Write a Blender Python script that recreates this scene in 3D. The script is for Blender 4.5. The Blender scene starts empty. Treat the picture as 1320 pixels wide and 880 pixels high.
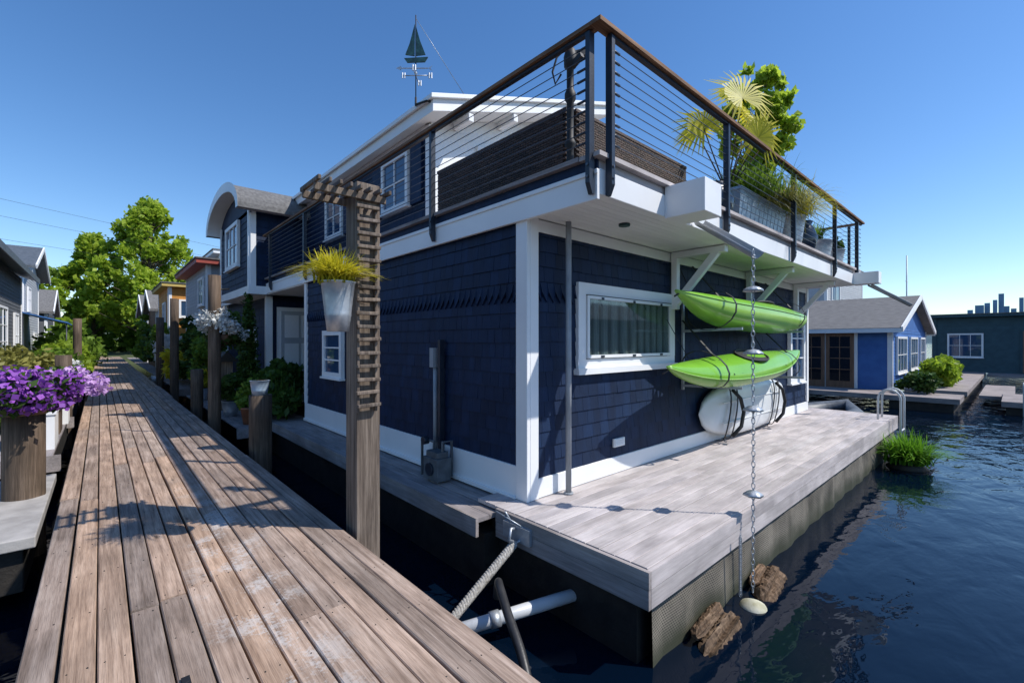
import bpy, math, random
import numpy as np
from mathutils import Vector, Matrix
random.seed(7)
rad=math.radians
scene=bpy.context.scene
COL=scene.collection

# ---------------------------------------------------------------- materials
def nodes_of(m):
    m.use_nodes=True
    nt=m.node_tree
    return nt, nt.nodes["Principled BSDF"]

def L(nt,a,b): nt.links.new(a,b)

def rnd_scale(nt,colsock,amt):
    at=nt.nodes.new("ShaderNodeAttribute"); at.attribute_name="rnd"
    mr=nt.nodes.new("ShaderNodeMapRange"); mr.inputs[3].default_value=1-amt; mr.inputs[4].default_value=1+amt
    L(nt,at.outputs["Fac"],mr.inputs[0])
    vm=nt.nodes.new("ShaderNodeVectorMath"); vm.operation='SCALE'
    L(nt,colsock,vm.inputs[0]); L(nt,mr.outputs[0],vm.inputs["Scale"])
    return vm.outputs[0]

def pmat(name,c1,c2=None,scale=4,rough=.6,bump=.15,stretch=(1,1,1),rnd=.12,metal=0,spec=.5,detail=6,dist=.01,lo=.35,hi=.65):
    m=bpy.data.materials.new(name); nt,b=nodes_of(m)
    if c2 is None: c2=tuple(x*.8 for x in c1)
    tc=nt.nodes.new("ShaderNodeTexCoord"); mp=nt.nodes.new("ShaderNodeMapping"); mp.inputs["Scale"].default_value=stretch
    L(nt,tc.outputs["Object"],mp.inputs[0])
    n=nt.nodes.new("ShaderNodeTexNoise"); n.inputs["Scale"].default_value=scale; n.inputs["Detail"].default_value=detail
    L(nt,mp.outputs[0],n.inputs["Vector"])
    r=nt.nodes.new("ShaderNodeValToRGB"); r.color_ramp.elements[0].position=lo; r.color_ramp.elements[1].position=hi
    r.color_ramp.elements[0].color=(*c2,1); r.color_ramp.elements[1].color=(*c1,1)
    L(nt,n.outputs["Fac"],r.inputs[0])
    L(nt,rnd_scale(nt,r.outputs[0],rnd),b.inputs["Base Color"])
    b.inputs["Roughness"].default_value=rough; b.inputs["Metallic"].default_value=metal
    b.inputs["Specular IOR Level"].default_value=spec
    if bump>0:
        n2=nt.nodes.new("ShaderNodeTexNoise"); n2.inputs["Scale"].default_value=scale*6; n2.inputs["Detail"].default_value=4
        L(nt,mp.outputs[0],n2.inputs["Vector"])
        bp=nt.nodes.new("ShaderNodeBump"); bp.inputs["Strength"].default_value=bump; bp.inputs["Distance"].default_value=dist
        L(nt,n2.outputs["Fac"],bp.inputs["Height"]); L(nt,bp.outputs[0],b.inputs["Normal"])
    return m

def wood(name,dark,mid,light,axis,rough=.75,tints=((.8,.78,.78),(1.1,1.0,.92),(.95,.98,1.02)),bump=.5,paint=False,along=1.0,grain=.72):
    m=bpy.data.materials.new(name); nt,b=nodes_of(m)
    tc=nt.nodes.new("ShaderNodeTexCoord")
    at=nt.nodes.new("ShaderNodeAttribute"); at.attribute_name="rnd"
    off=nt.nodes.new("ShaderNodeVectorMath"); off.operation='SCALE'; off.inputs[0].default_value=(37,91,53)
    L(nt,at.outputs["Fac"],off.inputs["Scale"])
    ad=nt.nodes.new("ShaderNodeVectorMath"); ad.operation='ADD'; L(nt,tc.outputs["Object"],ad.inputs[0]); L(nt,off.outputs[0],ad.inputs[1])
    def noise(s_across,s_along,detail,dist=0):
        mp=nt.nodes.new("ShaderNodeMapping"); s=[s_across]*3; s[axis]=s_along; mp.inputs["Scale"].default_value=s
        L(nt,ad.outputs[0],mp.inputs[0])
        n=nt.nodes.new("ShaderNodeTexNoise"); n.inputs["Scale"].default_value=1; n.inputs["Detail"].default_value=detail
        n.inputs["Distortion"].default_value=dist; L(nt,mp.outputs[0],n.inputs["Vector"]); return n
    n1=noise(40,1.6*along,7,.5); n2=noise(260,9*along,3,.1); n3=noise(3.0,1.6,7,.4)
    r=nt.nodes.new("ShaderNodeValToRGB"); e=r.color_ramp.elements
    e[0].position=.25; e[0].color=(*dark,1); e[1].position=.75; e[1].color=(*light,1); x=e.new(.5); x.color=(*mid,1)
    L(nt,n1.outputs["Fac"],r.inputs[0])
    tr=nt.nodes.new("ShaderNodeValToRGB"); e=tr.color_ramp.elements
    e[0].position=0; e[0].color=(*tints[0],1); e[1].position=1; e[1].color=(*tints[-1],1)
    for q in range(1,len(tints)-1):
        x=e.new(q/(len(tints)-1)); x.color=(*tints[q],1)
    L(nt,at.outputs["Fac"],tr.inputs[0])
    mx=nt.nodes.new("ShaderNodeMix"); mx.data_type='RGBA'; mx.blend_type='MULTIPLY'; mx.inputs[0].default_value=1
    L(nt,r.outputs[0],mx.inputs[6]); L(nt,tr.outputs[0],mx.inputs[7])
    gr=nt.nodes.new("ShaderNodeMapRange"); gr.inputs[1].default_value=.3; gr.inputs[2].default_value=.55; gr.inputs[3].default_value=grain; gr.inputs[4].default_value=1.06
    L(nt,n2.outputs["Fac"],gr.inputs[0])
    st=nt.nodes.new("ShaderNodeMapRange"); st.inputs[1].default_value=.35; st.inputs[2].default_value=.65; st.inputs[3].default_value=.74; st.inputs[4].default_value=1.18
    L(nt,n3.outputs["Fac"],st.inputs[0])
    mm=nt.nodes.new("ShaderNodeMath"); mm.operation='MULTIPLY'; L(nt,gr.outputs[0],mm.inputs[0]); L(nt,st.outputs[0],mm.inputs[1])
    vs=nt.nodes.new("ShaderNodeVectorMath"); vs.operation='SCALE'; L(nt,mx.outputs[2],vs.inputs[0]); L(nt,mm.outputs[0],vs.inputs["Scale"])
    outc=vs.outputs[0]
    if paint:
        mpk=nt.nodes.new("ShaderNodeMapping"); mpk.inputs["Scale"].default_value=(5.5,1.6,1); L(nt,ad.outputs[0],mpk.inputs[0])
        vo=nt.nodes.new("ShaderNodeTexVoronoi"); vo.inputs["Scale"].default_value=1; L(nt,mpk.outputs[0],vo.inputs["Vector"])
        kr=nt.nodes.new("ShaderNodeMapRange"); kr.inputs[1].default_value=.035; kr.inputs[2].default_value=.10; kr.inputs[3].default_value=.42; kr.inputs[4].default_value=1; L(nt,vo.outputs["Distance"],kr.inputs[0])
        ks=nt.nodes.new("ShaderNodeVectorMath"); ks.operation='SCALE'; L(nt,outc,ks.inputs[0]); L(nt,kr.outputs[0],ks.inputs["Scale"]); outc=ks.outputs[0]
        sx=nt.nodes.new("ShaderNodeSeparateXYZ"); L(nt,tc.outputs["Object"],sx.inputs[0])
        def band(sock,c,w):
            a=nt.nodes.new("ShaderNodeMath"); a.operation='SUBTRACT'; L(nt,sock,a.inputs[0]); a.inputs[1].default_value=c
            q=nt.nodes.new("ShaderNodeMath"); q.operation='ABSOLUTE'; L(nt,a.outputs[0],q.inputs[0])
            z=nt.nodes.new("ShaderNodeMapRange"); z.inputs[1].default_value=w*.3; z.inputs[2].default_value=w; z.inputs[3].default_value=1; z.inputs[4].default_value=0
            L(nt,q.outputs[0],z.inputs[0]); return z.outputs[0]
        b1=band(sx.outputs[0],.72,.35); b2=band(sx.outputs[1],3.6,3.2)
        pn=nt.nodes.new("ShaderNodeTexNoise"); pn.inputs["Scale"].default_value=38; pn.inputs["Detail"].default_value=9; pn.inputs["Roughness"].default_value=.8
        L(nt,tc.outputs["Object"],pn.inputs["Vector"])
        pn2=nt.nodes.new("ShaderNodeTexNoise"); pn2.inputs["Scale"].default_value=3; L(nt,tc.outputs["Object"],pn2.inputs["Vector"])
        s=nt.nodes.new("ShaderNodeMath"); s.operation='ADD'; L(nt,pn.outputs["Fac"],s.inputs[0]); L(nt,pn2.outputs["Fac"],s.inputs[1])
        t=nt.nodes.new("ShaderNodeMapRange"); t.inputs[1].default_value=1.02; t.inputs[2].default_value=1.14; L(nt,s.outputs[0],t.inputs[0])
        m1=nt.nodes.new("ShaderNodeMath"); m1.operation='MULTIPLY'; L(nt,b1,m1.inputs[0]); L(nt,b2,m1.inputs[1])
        m2=nt.nodes.new("ShaderNodeMath"); m2.operation='MULTIPLY'; L(nt,m1.outputs[0],m2.inputs[0]); L(nt,t.outputs[0],m2.inputs[1])
        m3=nt.nodes.new("ShaderNodeMath"); m3.operation='MULTIPLY'; L(nt,m2.outputs[0],m3.inputs[0]); m3.inputs[1].default_value=.6
        px=nt.nodes.new("ShaderNodeMix"); px.data_type='RGBA'; L(nt,m3.outputs[0],px.inputs[0]); L(nt,outc,px.inputs[6]); px.inputs[7].default_value=(.58,.56,.54,1)
        outc=px.outputs[2]
    L(nt,outc,b.inputs["Base Color"])
    b.inputs["Roughness"].default_value=rough; b.inputs["Specular IOR Level"].default_value=.3
    bp=nt.nodes.new("ShaderNodeBump"); bp.inputs["Strength"].default_value=bump; bp.inputs["Distance"].default_value=.003
    hs=nt.nodes.new("ShaderNodeMath"); hs.operation='ADD'; L(nt,n2.outputs["Fac"],hs.inputs[0]); L(nt,n1.outputs["Fac"],hs.inputs[1])
    L(nt,hs.outputs[0],bp.inputs["Height"]); L(nt,bp.outputs[0],b.inputs["Normal"])
    return m

def leafmat(name,dark,light,trans=.35):
    m=bpy.data.materials.new(name); m.use_nodes=True; nt=m.node_tree; nt.nodes.clear()
    o=nt.nodes.new("ShaderNodeOutputMaterial")
    at=nt.nodes.new("ShaderNodeAttribute"); at.attribute_name="rnd"
    r=nt.nodes.new("ShaderNodeValToRGB"); r.color_ramp.elements[0].color=(*dark,1); r.color_ramp.elements[1].color=(*light,1)
    L(nt,at.outputs["Fac"],r.inputs[0])
    p=nt.nodes.new("ShaderNodeBsdfPrincipled"); p.inputs["Roughness"].default_value=.5; p.inputs["Specular IOR Level"].default_value=.3
    t=nt.nodes.new("ShaderNodeBsdfTranslucent"); mx=nt.nodes.new("ShaderNodeMixShader"); mx.inputs[0].default_value=trans
    L(nt,r.outputs[0],p.inputs["Base Color"]); L(nt,r.outputs[0],t.inputs[0])
    L(nt,p.outputs[0],mx.inputs[1]); L(nt,t.outputs[0],mx.inputs[2]); L(nt,mx.outputs[0],o.inputs[0])
    return m

def glassmat(name,col=(.01,.014,.02),spec=.6):
    m=bpy.data.materials.new(name); nt,b=nodes_of(m)
    b.inputs["Base Color"].default_value=(*col,1); b.inputs["Roughness"].default_value=.03; b.inputs["Specular IOR Level"].default_value=spec
    tc=nt.nodes.new("ShaderNodeTexCoord"); n=nt.nodes.new("ShaderNodeTexNoise"); n.inputs["Scale"].default_value=1.2
    L(nt,tc.outputs["Object"],n.inputs["Vector"]); bp=nt.nodes.new("ShaderNodeBump"); bp.inputs["Strength"].default_value=.04; L(nt,n.outputs["Fac"],bp.inputs["Height"]); L(nt,bp.outputs[0],b.inputs["Normal"])
    return m

def clearglass(name):
    m=bpy.data.materials.new(name); m.use_nodes=True; nt=m.node_tree; nt.nodes.clear()
    o=nt.nodes.new("ShaderNodeOutputMaterial"); t=nt.nodes.new("ShaderNodeBsdfTransparent"); t.inputs[0].default_value=(.8,.85,.85,1)
    g=nt.nodes.new("ShaderNodeBsdfGlossy"); g.inputs["Roughness"].default_value=.04; g.inputs[0].default_value=(.5,.55,.6,1)
    mx=nt.nodes.new("ShaderNodeMixShader"); mx.inputs[0].default_value=.12; L(nt,t.outputs[0],mx.inputs[1]); L(nt,g.outputs[0],mx.inputs[2]); L(nt,mx.outputs[0],o.inputs[0])
    return m

NAVY=pmat("navy_shingle_paint",(.006,.021,.062),(.004,.014,.044),scale=9,rough=.62,bump=.4,stretch=(1,1,.25),rnd=.2,dist=.005,spec=.3)
WHITE=pmat("white_paint",(.86,.86,.85),(.79,.79,.785),scale=1.5,rough=.45,bump=.05,rnd=.04)
SOFFIT=pmat("white_beadboard",(.87,.87,.85),(.82,.82,.80),scale=2,rough=.5,bump=.03,rnd=.04)
DOCKW=wood("dock_wood",(.18,.132,.102),(.35,.275,.225),(.48,.395,.335),1,tints=((.82,.83,.86),(1.14,1.0,.88),(1.0,1.0,1.02),(1.2,1.03,.87),(.78,.77,.77),(1.14,1.11,1.08)),paint=True,bump=.6)
DECKX=wood("deck_wood_grey",(.39,.355,.345),(.47,.43,.42),(.53,.49,.48),0,tints=((.92,.92,.94),(1.03,1.0,.98),(1,1,1)),bump=.3,grain=.88)
DECKY=wood("walkway_wood_grey",(.22,.195,.185),(.29,.26,.25),(.36,.32,.31),1,tints=((.85,.85,.88),(1.03,1.0,.98),(1,1,1)),bump=.3,grain=.85)
RAILW=wood("rail_wood_x",(.10,.055,.03),(.20,.115,.065),(.30,.19,.12),0,bump=.3)
RAILWY=wood("rail_wood_y",(.10,.055,.03),(.20,.115,.065),(.30,.19,.12),1,bump=.3)
POSTW=wood("weathered_post",(.07,.052,.042),(.18,.145,.12),(.30,.25,.21),2,bump=.9,tints=((.72,.72,.72),(1.05,1.0,.93),(.9,.9,.92)))
PILEW=wood("piling_wood",(.05,.038,.03),(.12,.09,.065),(.2,.155,.12),2,bump=.9)
LOGW=wood("rotting_log",(.04,.028,.018),(.13,.085,.05),(.28,.20,.13),0,bump=1.0,along=3)
DARKW=pmat("dark_wet_wood",(.03,.025,.02),(.012,.011,.01),scale=6,rough=.7,bump=.5)
STEEL=pmat("dark_steel_paint",(.016,.025,.042),(.011,.017,.03),scale=8,rough=.4,bump=.1,rnd=.1)
CABLE=pmat("steel_cable",(.10,.11,.13),(.06,.07,.09),rough=.35,metal=.6,bump=0)
GALV=pmat("galvanised_metal",(.50,.53,.56),(.36,.39,.43),scale=14,rough=.42,metal=.55,bump=.1)
GREYP=pmat("grey_pipe",(.34,.36,.39),(.26,.28,.3),scale=5,rough=.5,bump=.05)
METERG=pmat("meter_grey",(.12,.135,.15),(.07,.08,.09),scale=9,rough=.5,bump=.1)
BLACK=pmat("black_webbing",(.014,.014,.016),(.008,.008,.009),rough=.6,bump=.1)
BRONZE=pmat("verdigris_copper",(.045,.13,.12),(.02,.05,.055),scale=12,rough=.5,metal=.3)
WICK=pmat("dark_wicker",(.10,.056,.036),(.035,.02,.013),scale=40,rough=.5,bump=.8,stretch=(1,1,3),rnd=.5)
KAY1=pmat("lime_kayak_deck",(.21,.48,.045),(.18,.43,.035),scale=2,rough=.2,bump=.02,rnd=.03)
KAY2=pmat("pale_lime_hull",(.33,.57,.11),(.28,.52,.085),scale=2,rough=.22,bump=.02,rnd=.03)
DINGHY=pmat("white_gelcoat",(.74,.76,.76),(.66,.68,.68),scale=2,rough=.25,bump=.02,rnd=.03)
GLASS=glassmat("dark_window_glass"); CGLASS=clearglass("clear_window_glass")
GLASSB=glassmat("blue_window_glass",(.03,.07,.14))
CURT=pmat("curtain_cloth",(.30,.32,.31),(.20,.22,.21),scale=20,rough=.9,bump=.3,stretch=(4,4,.2),rnd=.45)
SHINGR=pmat("grey_roof_shingle",(.18,.175,.17),(.11,.107,.105),scale=14,rough=.9,bump=.6,stretch=(1,.3,1),rnd=.2)
BLUEW=pmat("bright_blue_siding",(.05,.15,.40),(.04,.12,.34),scale=3,rough=.6,rnd=.1)
TEALW=pmat("teal_siding",(.03,.08,.10),(.02,.06,.075),scale=3,rough=.6)
GREYW=pmat("grey_siding",(.12,.125,.135),(.09,.095,.103),scale=3,rough=.7,rnd=.15)
LGREY=pmat("light_grey_siding",(.46,.48,.50),(.40,.42,.44),scale=3,rough=.7)
ORANGE=pmat("orange_siding",(.62,.28,.05),(.52,.22,.04),scale=3,rough=.7)
YELL=pmat("yellow_siding",(.6,.42,.12),(.5,.36,.1),scale=3,rough=.7)
RED=pmat("red_roof_trim",(.38,.07,.045),(.29,.05,.035),scale=4,rough=.6)
BROWN=pmat("brown_siding",(.17,.09,.05),(.12,.065,.04),scale=4,rough=.7)
DOORW=pmat("wooden_door",(.22,.12,.07),(.15,.08,.045),scale=6,rough=.5,stretch=(3,3,.3))
CONC=pmat("pale_concrete",(.42,.40,.38),(.30,.285,.27),scale=5,rough=.85,bump=.3)
TARP=pmat("blue_awning_cloth",(.04,.16,.42),(.03,.12,.35),scale=4,rough=.7)
ROPE=pmat("mooring_rope",(.58,.56,.52),(.30,.28,.25),scale=60,rough=.9,bump=.8)
RUBBER=pmat("black_rubber",(.035,.035,.037),(.02,.02,.021),scale=10,rough=.45)
PVC=pmat("white_pvc",(.6,.62,.64),(.5,.52,.54),scale=4,rough=.4)
BUOY=pmat("dirty_white_buoy",(.62,.60,.48),(.34,.32,.2),scale=8,rough=.6)
POTB=pmat("navy_glazed_pot",(.02,.035,.06),(.012,.02,.04),scale=4,rough=.15,bump=.02)
TERRA=pmat("terracotta",(.33,.13,.07),(.25,.1,.05),scale=8,rough=.8)
SOIL=pmat("potting_soil",(.035,.025,.018),(.02,.014,.01),scale=30,rough=1)
GALVB=pmat("blue_galvanised",(.33,.42,.50),(.25,.33,.42),scale=6,rough=.4,metal=.3)
BARK=pmat("tree_bark",(.12,.09,.065),(.06,.045,.035),scale=10,rough=.9,bump=.8,stretch=(1,1,.2))
GRASSG=pmat("shore_ground",(.07,.09,.035),(.045,.06,.025),scale=.3,rough=1,bump=.3)
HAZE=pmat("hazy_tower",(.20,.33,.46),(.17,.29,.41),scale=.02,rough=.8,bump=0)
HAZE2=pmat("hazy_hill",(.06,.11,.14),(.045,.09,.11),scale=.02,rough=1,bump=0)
LEAF_TT=leafmat("leaf_poplar_green",(.20,.30,.025),(.52,.66,.07),.6)
LEAF_T=leafmat("leaf_spring_green",(.12,.21,.015),(.42,.56,.05),.55)
LEAF_D=leafmat("leaf_dark_green",(.018,.045,.01),(.09,.17,.025),.3)
LEAF_M=leafmat("leaf_mid_green",(.06,.12,.015),(.24,.38,.045),.5)
LEAF_Y=leafmat("leaf_yellow_green",(.26,.28,.02),(.76,.66,.04),.45)
LEAF_P=leafmat("petal_purple",(.13,.03,.30),(.50,.16,.70),.25)
LEAF_W=leafmat("petal_white",(.5,.52,.5),(.85,.85,.82),.25)
LEAF_O=leafmat("leaf_olive",(.12,.13,.03),(.36,.34,.09),.4)
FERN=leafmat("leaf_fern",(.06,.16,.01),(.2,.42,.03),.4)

# ---------------------------------------------------------------- builder
class B:
    def __init__(s,mats): s.v=[];s.f=[];s.m=[];s.c=[];s.mats=mats;s.sm=[]
    def face(s,pts,m=0,c=.5,smooth=False):
        i=len(s.v); s.v+= [tuple(p) for p in pts]; s.f.append(tuple(range(i,i+len(pts)))); s.m.append(m); s.c.append(c); s.sm.append(smooth)
    def hexa(s,p,m=0,c=.5):
        i=len(s.v); s.v+=[tuple(q) for q in p]
        for f in ((0,3,2,1),(4,5,6,7),(0,1,5,4),(1,2,6,5),(2,3,7,6),(3,0,4,7)):
            s.f.append(tuple(i+k for k in f)); s.m.append(m); s.c.append(c); s.sm.append(False)
    def box(s,x0,x1,y0,y1,z0,z1,m=0,c=.5):
        s.hexa([(x0,y0,z0),(x1,y0,z0),(x1,y1,z0),(x0,y1,z0),(x0,y0,z1),(x1,y0,z1),(x1,y1,z1),(x0,y1,z1)],m,c)
    def cbox(s,x0,x1,y0,y1,z0,z1,ch,axis,m=0,c=.5):
        if axis==1:
            prof=[(x0,z0),(x1,z0),(x1,z1-ch),(x1-ch,z1),(x0+ch,z1),(x0,z1-ch)]
            A=[(a,y0,b) for a,b in prof]; Bq=[(a,y1,b) for a,b in prof]
        else:
            prof=[(y0,z0),(y1,z0),(y1,z1-ch),(y1-ch,z1),(y0+ch,z1),(y0,z1-ch)]
            A=[(x0,a,b) for a,b in prof]; Bq=[(x1,a,b) for a,b in prof]
        i=len(s.v); s.v+=A+Bq; n=6
        fs=[tuple(range(i,i+n)),tuple(range(i+2*n-1,i+n-1,-1))]+[(i+k,i+(k+1)%n,i+n+(k+1)%n,i+n+k) for k in range(n)]
        for f in fs: s.f.append(f); s.m.append(m); s.c.append(c); s.sm.append(False)
    def lbox(s,F,a0,a1,o0,o1,z0,z1,m=0,c=.5):
        o,al,ou=F
        def P(a,q,z): return (o[0]+al[0]*a+ou[0]*q,o[1]+al[1]*a+ou[1]*q,z)
        s.hexa([P(a0,o0,z0),P(a1,o0,z0),P(a1,o1,z0),P(a0,o1,z0),P(a0,o0,z1),P(a1,o0,z1),P(a1,o1,z1),P(a0,o1,z1)],m,c)
    def beam(s,p0,p1,w,h,m=0,c=.5,up=(0,0,1)):
        p0=Vector(p0);p1=Vector(p1); d=(p1-p0).normalized(); u=Vector(up); sd=d.cross(u)
        if sd.length<1e-4: u=Vector((0,1,0)); sd=d.cross(u)
        sd.normalize(); u=sd.cross(d)
        q=[]
        for p in (p0,p1):
            for a,b_ in ((-1,-1),(1,-1),(1,1),(-1,1)): q.append(p+sd*a*w/2+u*b_*h/2)
        s.hexa(q,m,c)
    def cyl(s,p0,p1,r0,r1=None,m=0,n=10,c=.5,cap=True,smooth=True):
        if r1 is None:r1=r0
        p0=Vector(p0);p1=Vector(p1);d=(p1-p0).normalized(); t=Vector((0,0,1)) if abs(d.z)<.9 else Vector((1,0,0)); a=d.cross(t).normalized(); b_=d.cross(a)
        i=len(s.v)
        for p,r in ((p0,r0),(p1,r1)):
            for k in range(n):
                an=2*math.pi*k/n; s.v.append(tuple(p+a*math.cos(an)*r+b_*math.sin(an)*r))
        for k in range(n):
            s.f.append((i+k,i+(k+1)%n,i+n+(k+1)%n,i+n+k)); s.m.append(m); s.c.append(c); s.sm.append(smooth)
        if cap:
            s.f.append(tuple(range(i+n-1,i-1,-1))); s.m.append(m); s.c.append(c); s.sm.append(False)
            s.f.append(tuple(range(i+n,i+2*n))); s.m.append(m); s.c.append(c); s.sm.append(False)
    def tube(s,pts,r,m=0,n=8,c=.5):
        P=[Vector(p) for p in pts]; a=None; rings=[]
        for i,p in enumerate(P):
            d=(P[min(i+1,len(P)-1)]-P[max(i-1,0)])
            if d.length<1e-6: d=Vector((0,0,1))
            d.normalize()
            if a is None:
                t=Vector((0,0,1)) if abs(d.z)<.9 else Vector((1,0,0)); a=d.cross(t).normalized()
            else:
                a=(a-d*a.dot(d)); 
                if a.length<1e-5: a=d.cross(Vector((.3,.5,.8)))
                a.normalize()
            u=d.cross(a)
            rings.append([p+a*math.cos(2*math.pi*k/n)*r+u*math.sin(2*math.pi*k/n)*r for k in range(n)])
        s.loft(rings,m,c,True,True,True)
    def loft(s,rings,m=0,c=.5,closed=True,smooth=True,caps=False):
        i=len(s.v); n=len(rings[0])
        for r in rings: s.v+=[tuple(p) for p in r]
        for j in range(len(rings)-1):
            for k in range(n if closed else n-1):
                k2=(k+1)%n
                s.f.append((i+j*n+k,i+j*n+k2,i+(j+1)*n+k2,i+(j+1)*n+k)); s.m.append(m if not callable(m) else m(j,k)); s.c.append(c); s.sm.append(smooth)
        if caps:
            s.f.append(tuple(i+k for k in range(n-1,-1,-1))); s.m.append(m if not callable(m) else m(0,0)); s.c.append(c); s.sm.append(False)
            b0=i+(len(rings)-1)*n
            s.f.append(tuple(b0+k for k in range(n))); s.m.append(m if not callable(m) else m(0,0)); s.c.append(c); s.sm.append(False)
    def lathe(s,ctr,prof,m=0,n=20,c=.5,caps=True):
        rings=[[(ctr[0]+r*math.cos(2*math.pi*k/n),ctr[1]+r*math.sin(2*math.pi*k/n),ctr[2]+z) for k in range(n)] for r,z in prof]
        s.loft(rings,m,c,caps=caps)
    def build(s,name,parent=None,bevel=0):
        me=bpy.data.meshes.new(name); me.from_pydata(s.v,[],s.f)
        for mt in s.mats: me.materials.append(mt)
        me.polygons.foreach_set("material_index",s.m)
        me.polygons.foreach_set("use_smooth",s.sm)
        at=me.attributes.new("rnd",'FLOAT','FACE'); at.data.foreach_set("value",s.c)
        me.update()
        ob=bpy.data.objects.new(name,me); COL.objects.link(ob)
        if parent: ob.parent=parent
        if bevel>0:
            bv=ob.modifiers.new("bevel",'BEVEL'); bv.width=bevel; bv.segments=2; bv.limit_method='ANGLE'
        return ob

def empty(name):
    e=bpy.data.objects.new(name,None); COL.objects.link(e); e.empty_display_size=.2; return e

def quadmesh(name,V,rnd,mat,parent=None):
    n=len(V)//4
    me=bpy.data.meshes.new(name); me.vertices.add(len(V)); me.vertices.foreach_set("co",V.astype(np.float32).ravel())
    me.loops.add(n*4); me.loops.foreach_set("vertex_index",np.arange(n*4,dtype=np.int32))
    me.polygons.add(n); me.polygons.foreach_set("loop_start",np.arange(0,n*4,4,dtype=np.int32))
    try: me.polygons.foreach_set("loop_total",np.full(n,4,dtype=np.int32))
    except Exception: pass
    me.update(calc_edges=True)
    at=me.attributes.new("rnd",'FLOAT','FACE'); at.data.foreach_set("value",np.clip(rnd,0,1).astype(np.float32))
    me.materials.append(mat); me.validate()
    ob=bpy.data.objects.new(name,me); COL.objects.link(ob)
    if parent: ob.parent=parent
    return ob

def foliage(name,clumps,n,size,mat,parent=None,seed=0,elong=1.8,shell=.55):
    rg=np.random.default_rng(seed)
    vol=np.array([max(1e-6,c[1][0]*c[1][1]*c[1][2])**.75 for c in clumps]); vol/=vol.sum()
    Vs=[];R=[]
    for (c,r),w in zip(clumps,vol):
        k=max(4,int(n*w)); d=rg.normal(size=(k,3)); d/=np.linalg.norm(d,axis=1)[:,None]
        rr=shell+(1-shell)*rg.random(k)**.7; rr*=1+.18*rg.normal(size=k)
        P=np.array(c)+d*rr[:,None]*np.array(r)
        u=rg.normal(size=(k,3)); u/=np.linalg.norm(u,axis=1)[:,None]
        w2=np.cross(u,rg.normal(size=(k,3))); w2/=np.linalg.norm(w2,axis=1)[:,None]
        s=size*(.6+.8*rg.random(k))[:,None]
        V=np.stack([P-u*s*elong/2,P+w2*s*.5,P+u*s*elong/2,P-w2*s*.5],axis=1).reshape(-1,3)
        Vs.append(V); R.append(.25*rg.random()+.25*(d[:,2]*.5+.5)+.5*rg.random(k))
    return quadmesh(name,np.concatenate(Vs),np.concatenate(R),mat,parent)

def grass(name,c,n,h,spread,w,mat,parent=None,seed=0,droop=.6,base=.05):
    rg=np.random.default_rng(seed); V=[];R=[]
    for i in range(n):
        a=rg.random()*6.283; l=h*(.6+.5*rg.random()); sp=spread*(.25+.9*rg.random())
        bx=c[0]+base*rg.normal(); by=c[1]+base*rg.normal(); d=np.array([math.cos(a),math.sin(a),0]); sd=np.array([-math.sin(a),math.cos(a),0])
        pr=None; r=rg.random()
        for k in range(6):
            t=k/5; p=np.array([bx,by,c[2]])+d*sp*t**1.3+np.array([0,0,l*(t-droop*t*t*sp/spread)])
            ww=w*(1-t)**.6*.5+.0008
            if pr is not None:
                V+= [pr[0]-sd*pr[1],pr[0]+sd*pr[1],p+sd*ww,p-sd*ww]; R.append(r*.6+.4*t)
            pr=(p,ww)
    return quadmesh(name,np.array(V),np.array(R),mat,parent)

def clumpset(c,r,n,cr,seed):
    rg=random.Random(seed); out=[]
    for i in range(n):
        while True:
            x,y,z=[rg.uniform(-1,1) for _ in range(3)]
            if x*x+y*y+z*z<1: break
        k=cr*rg.uniform(.6,1.3)
        out.append(((c[0]+x*r[0],c[1]+y*r[1],c[2]+z*r[2]),(k,k,k*.75)))
    return out

def tree(name,base,h,r,mat,seed,n=9000,leaf=.25,nc=34,zc=.62,cr=.3,cone=False):
    e=empty(name); rg=random.Random(seed)
    b=B([BARK]); x,y,z=base
    top=(x+rg.uniform(-.3,.3),y,z+h*.86)
    b.cyl(base,(x,y,z+h*.35),h*.018,h*.013,n=9); b.cyl((x,y,z+h*.35),top,h*.013,h*.003,n=8)
    if cone:
        cl=[]
        for i in range(nc):
            t=rg.random()**.8; zz=z+h*(.2+.78*t); rr=r*(1-t)**.6*(.4+.65*rg.random())+.15; a=rg.random()*6.283
            k=r*cr*rg.uniform(.6,1.3)*(1-.4*t); cl.append(((x+rr*math.cos(a),y+rr*math.sin(a),zz),(k,k,k*1.15)))
    else: cl=clumpset((x,y,z+h*zc),(r,r,h*(1-zc)*.95),nc,r*cr,seed)
    for c,_ in cl:
        zz=max(z+h*.12,c[2]-h*rg.uniform(.08,.2)); zz=min(zz,z+h*.8); b.cyl((x,y,zz),c,h*.004,h*.001,n=5,cap=False)
    b.build("trunk",e)
    foliage("crown",cl,n,leaf,mat,e,seed,1.6,.2)
    return e

FY=lambda y:((0,y),(1,0),(0,-1))
FX=lambda x:((x,0),(0,1),(-1,0))

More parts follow.
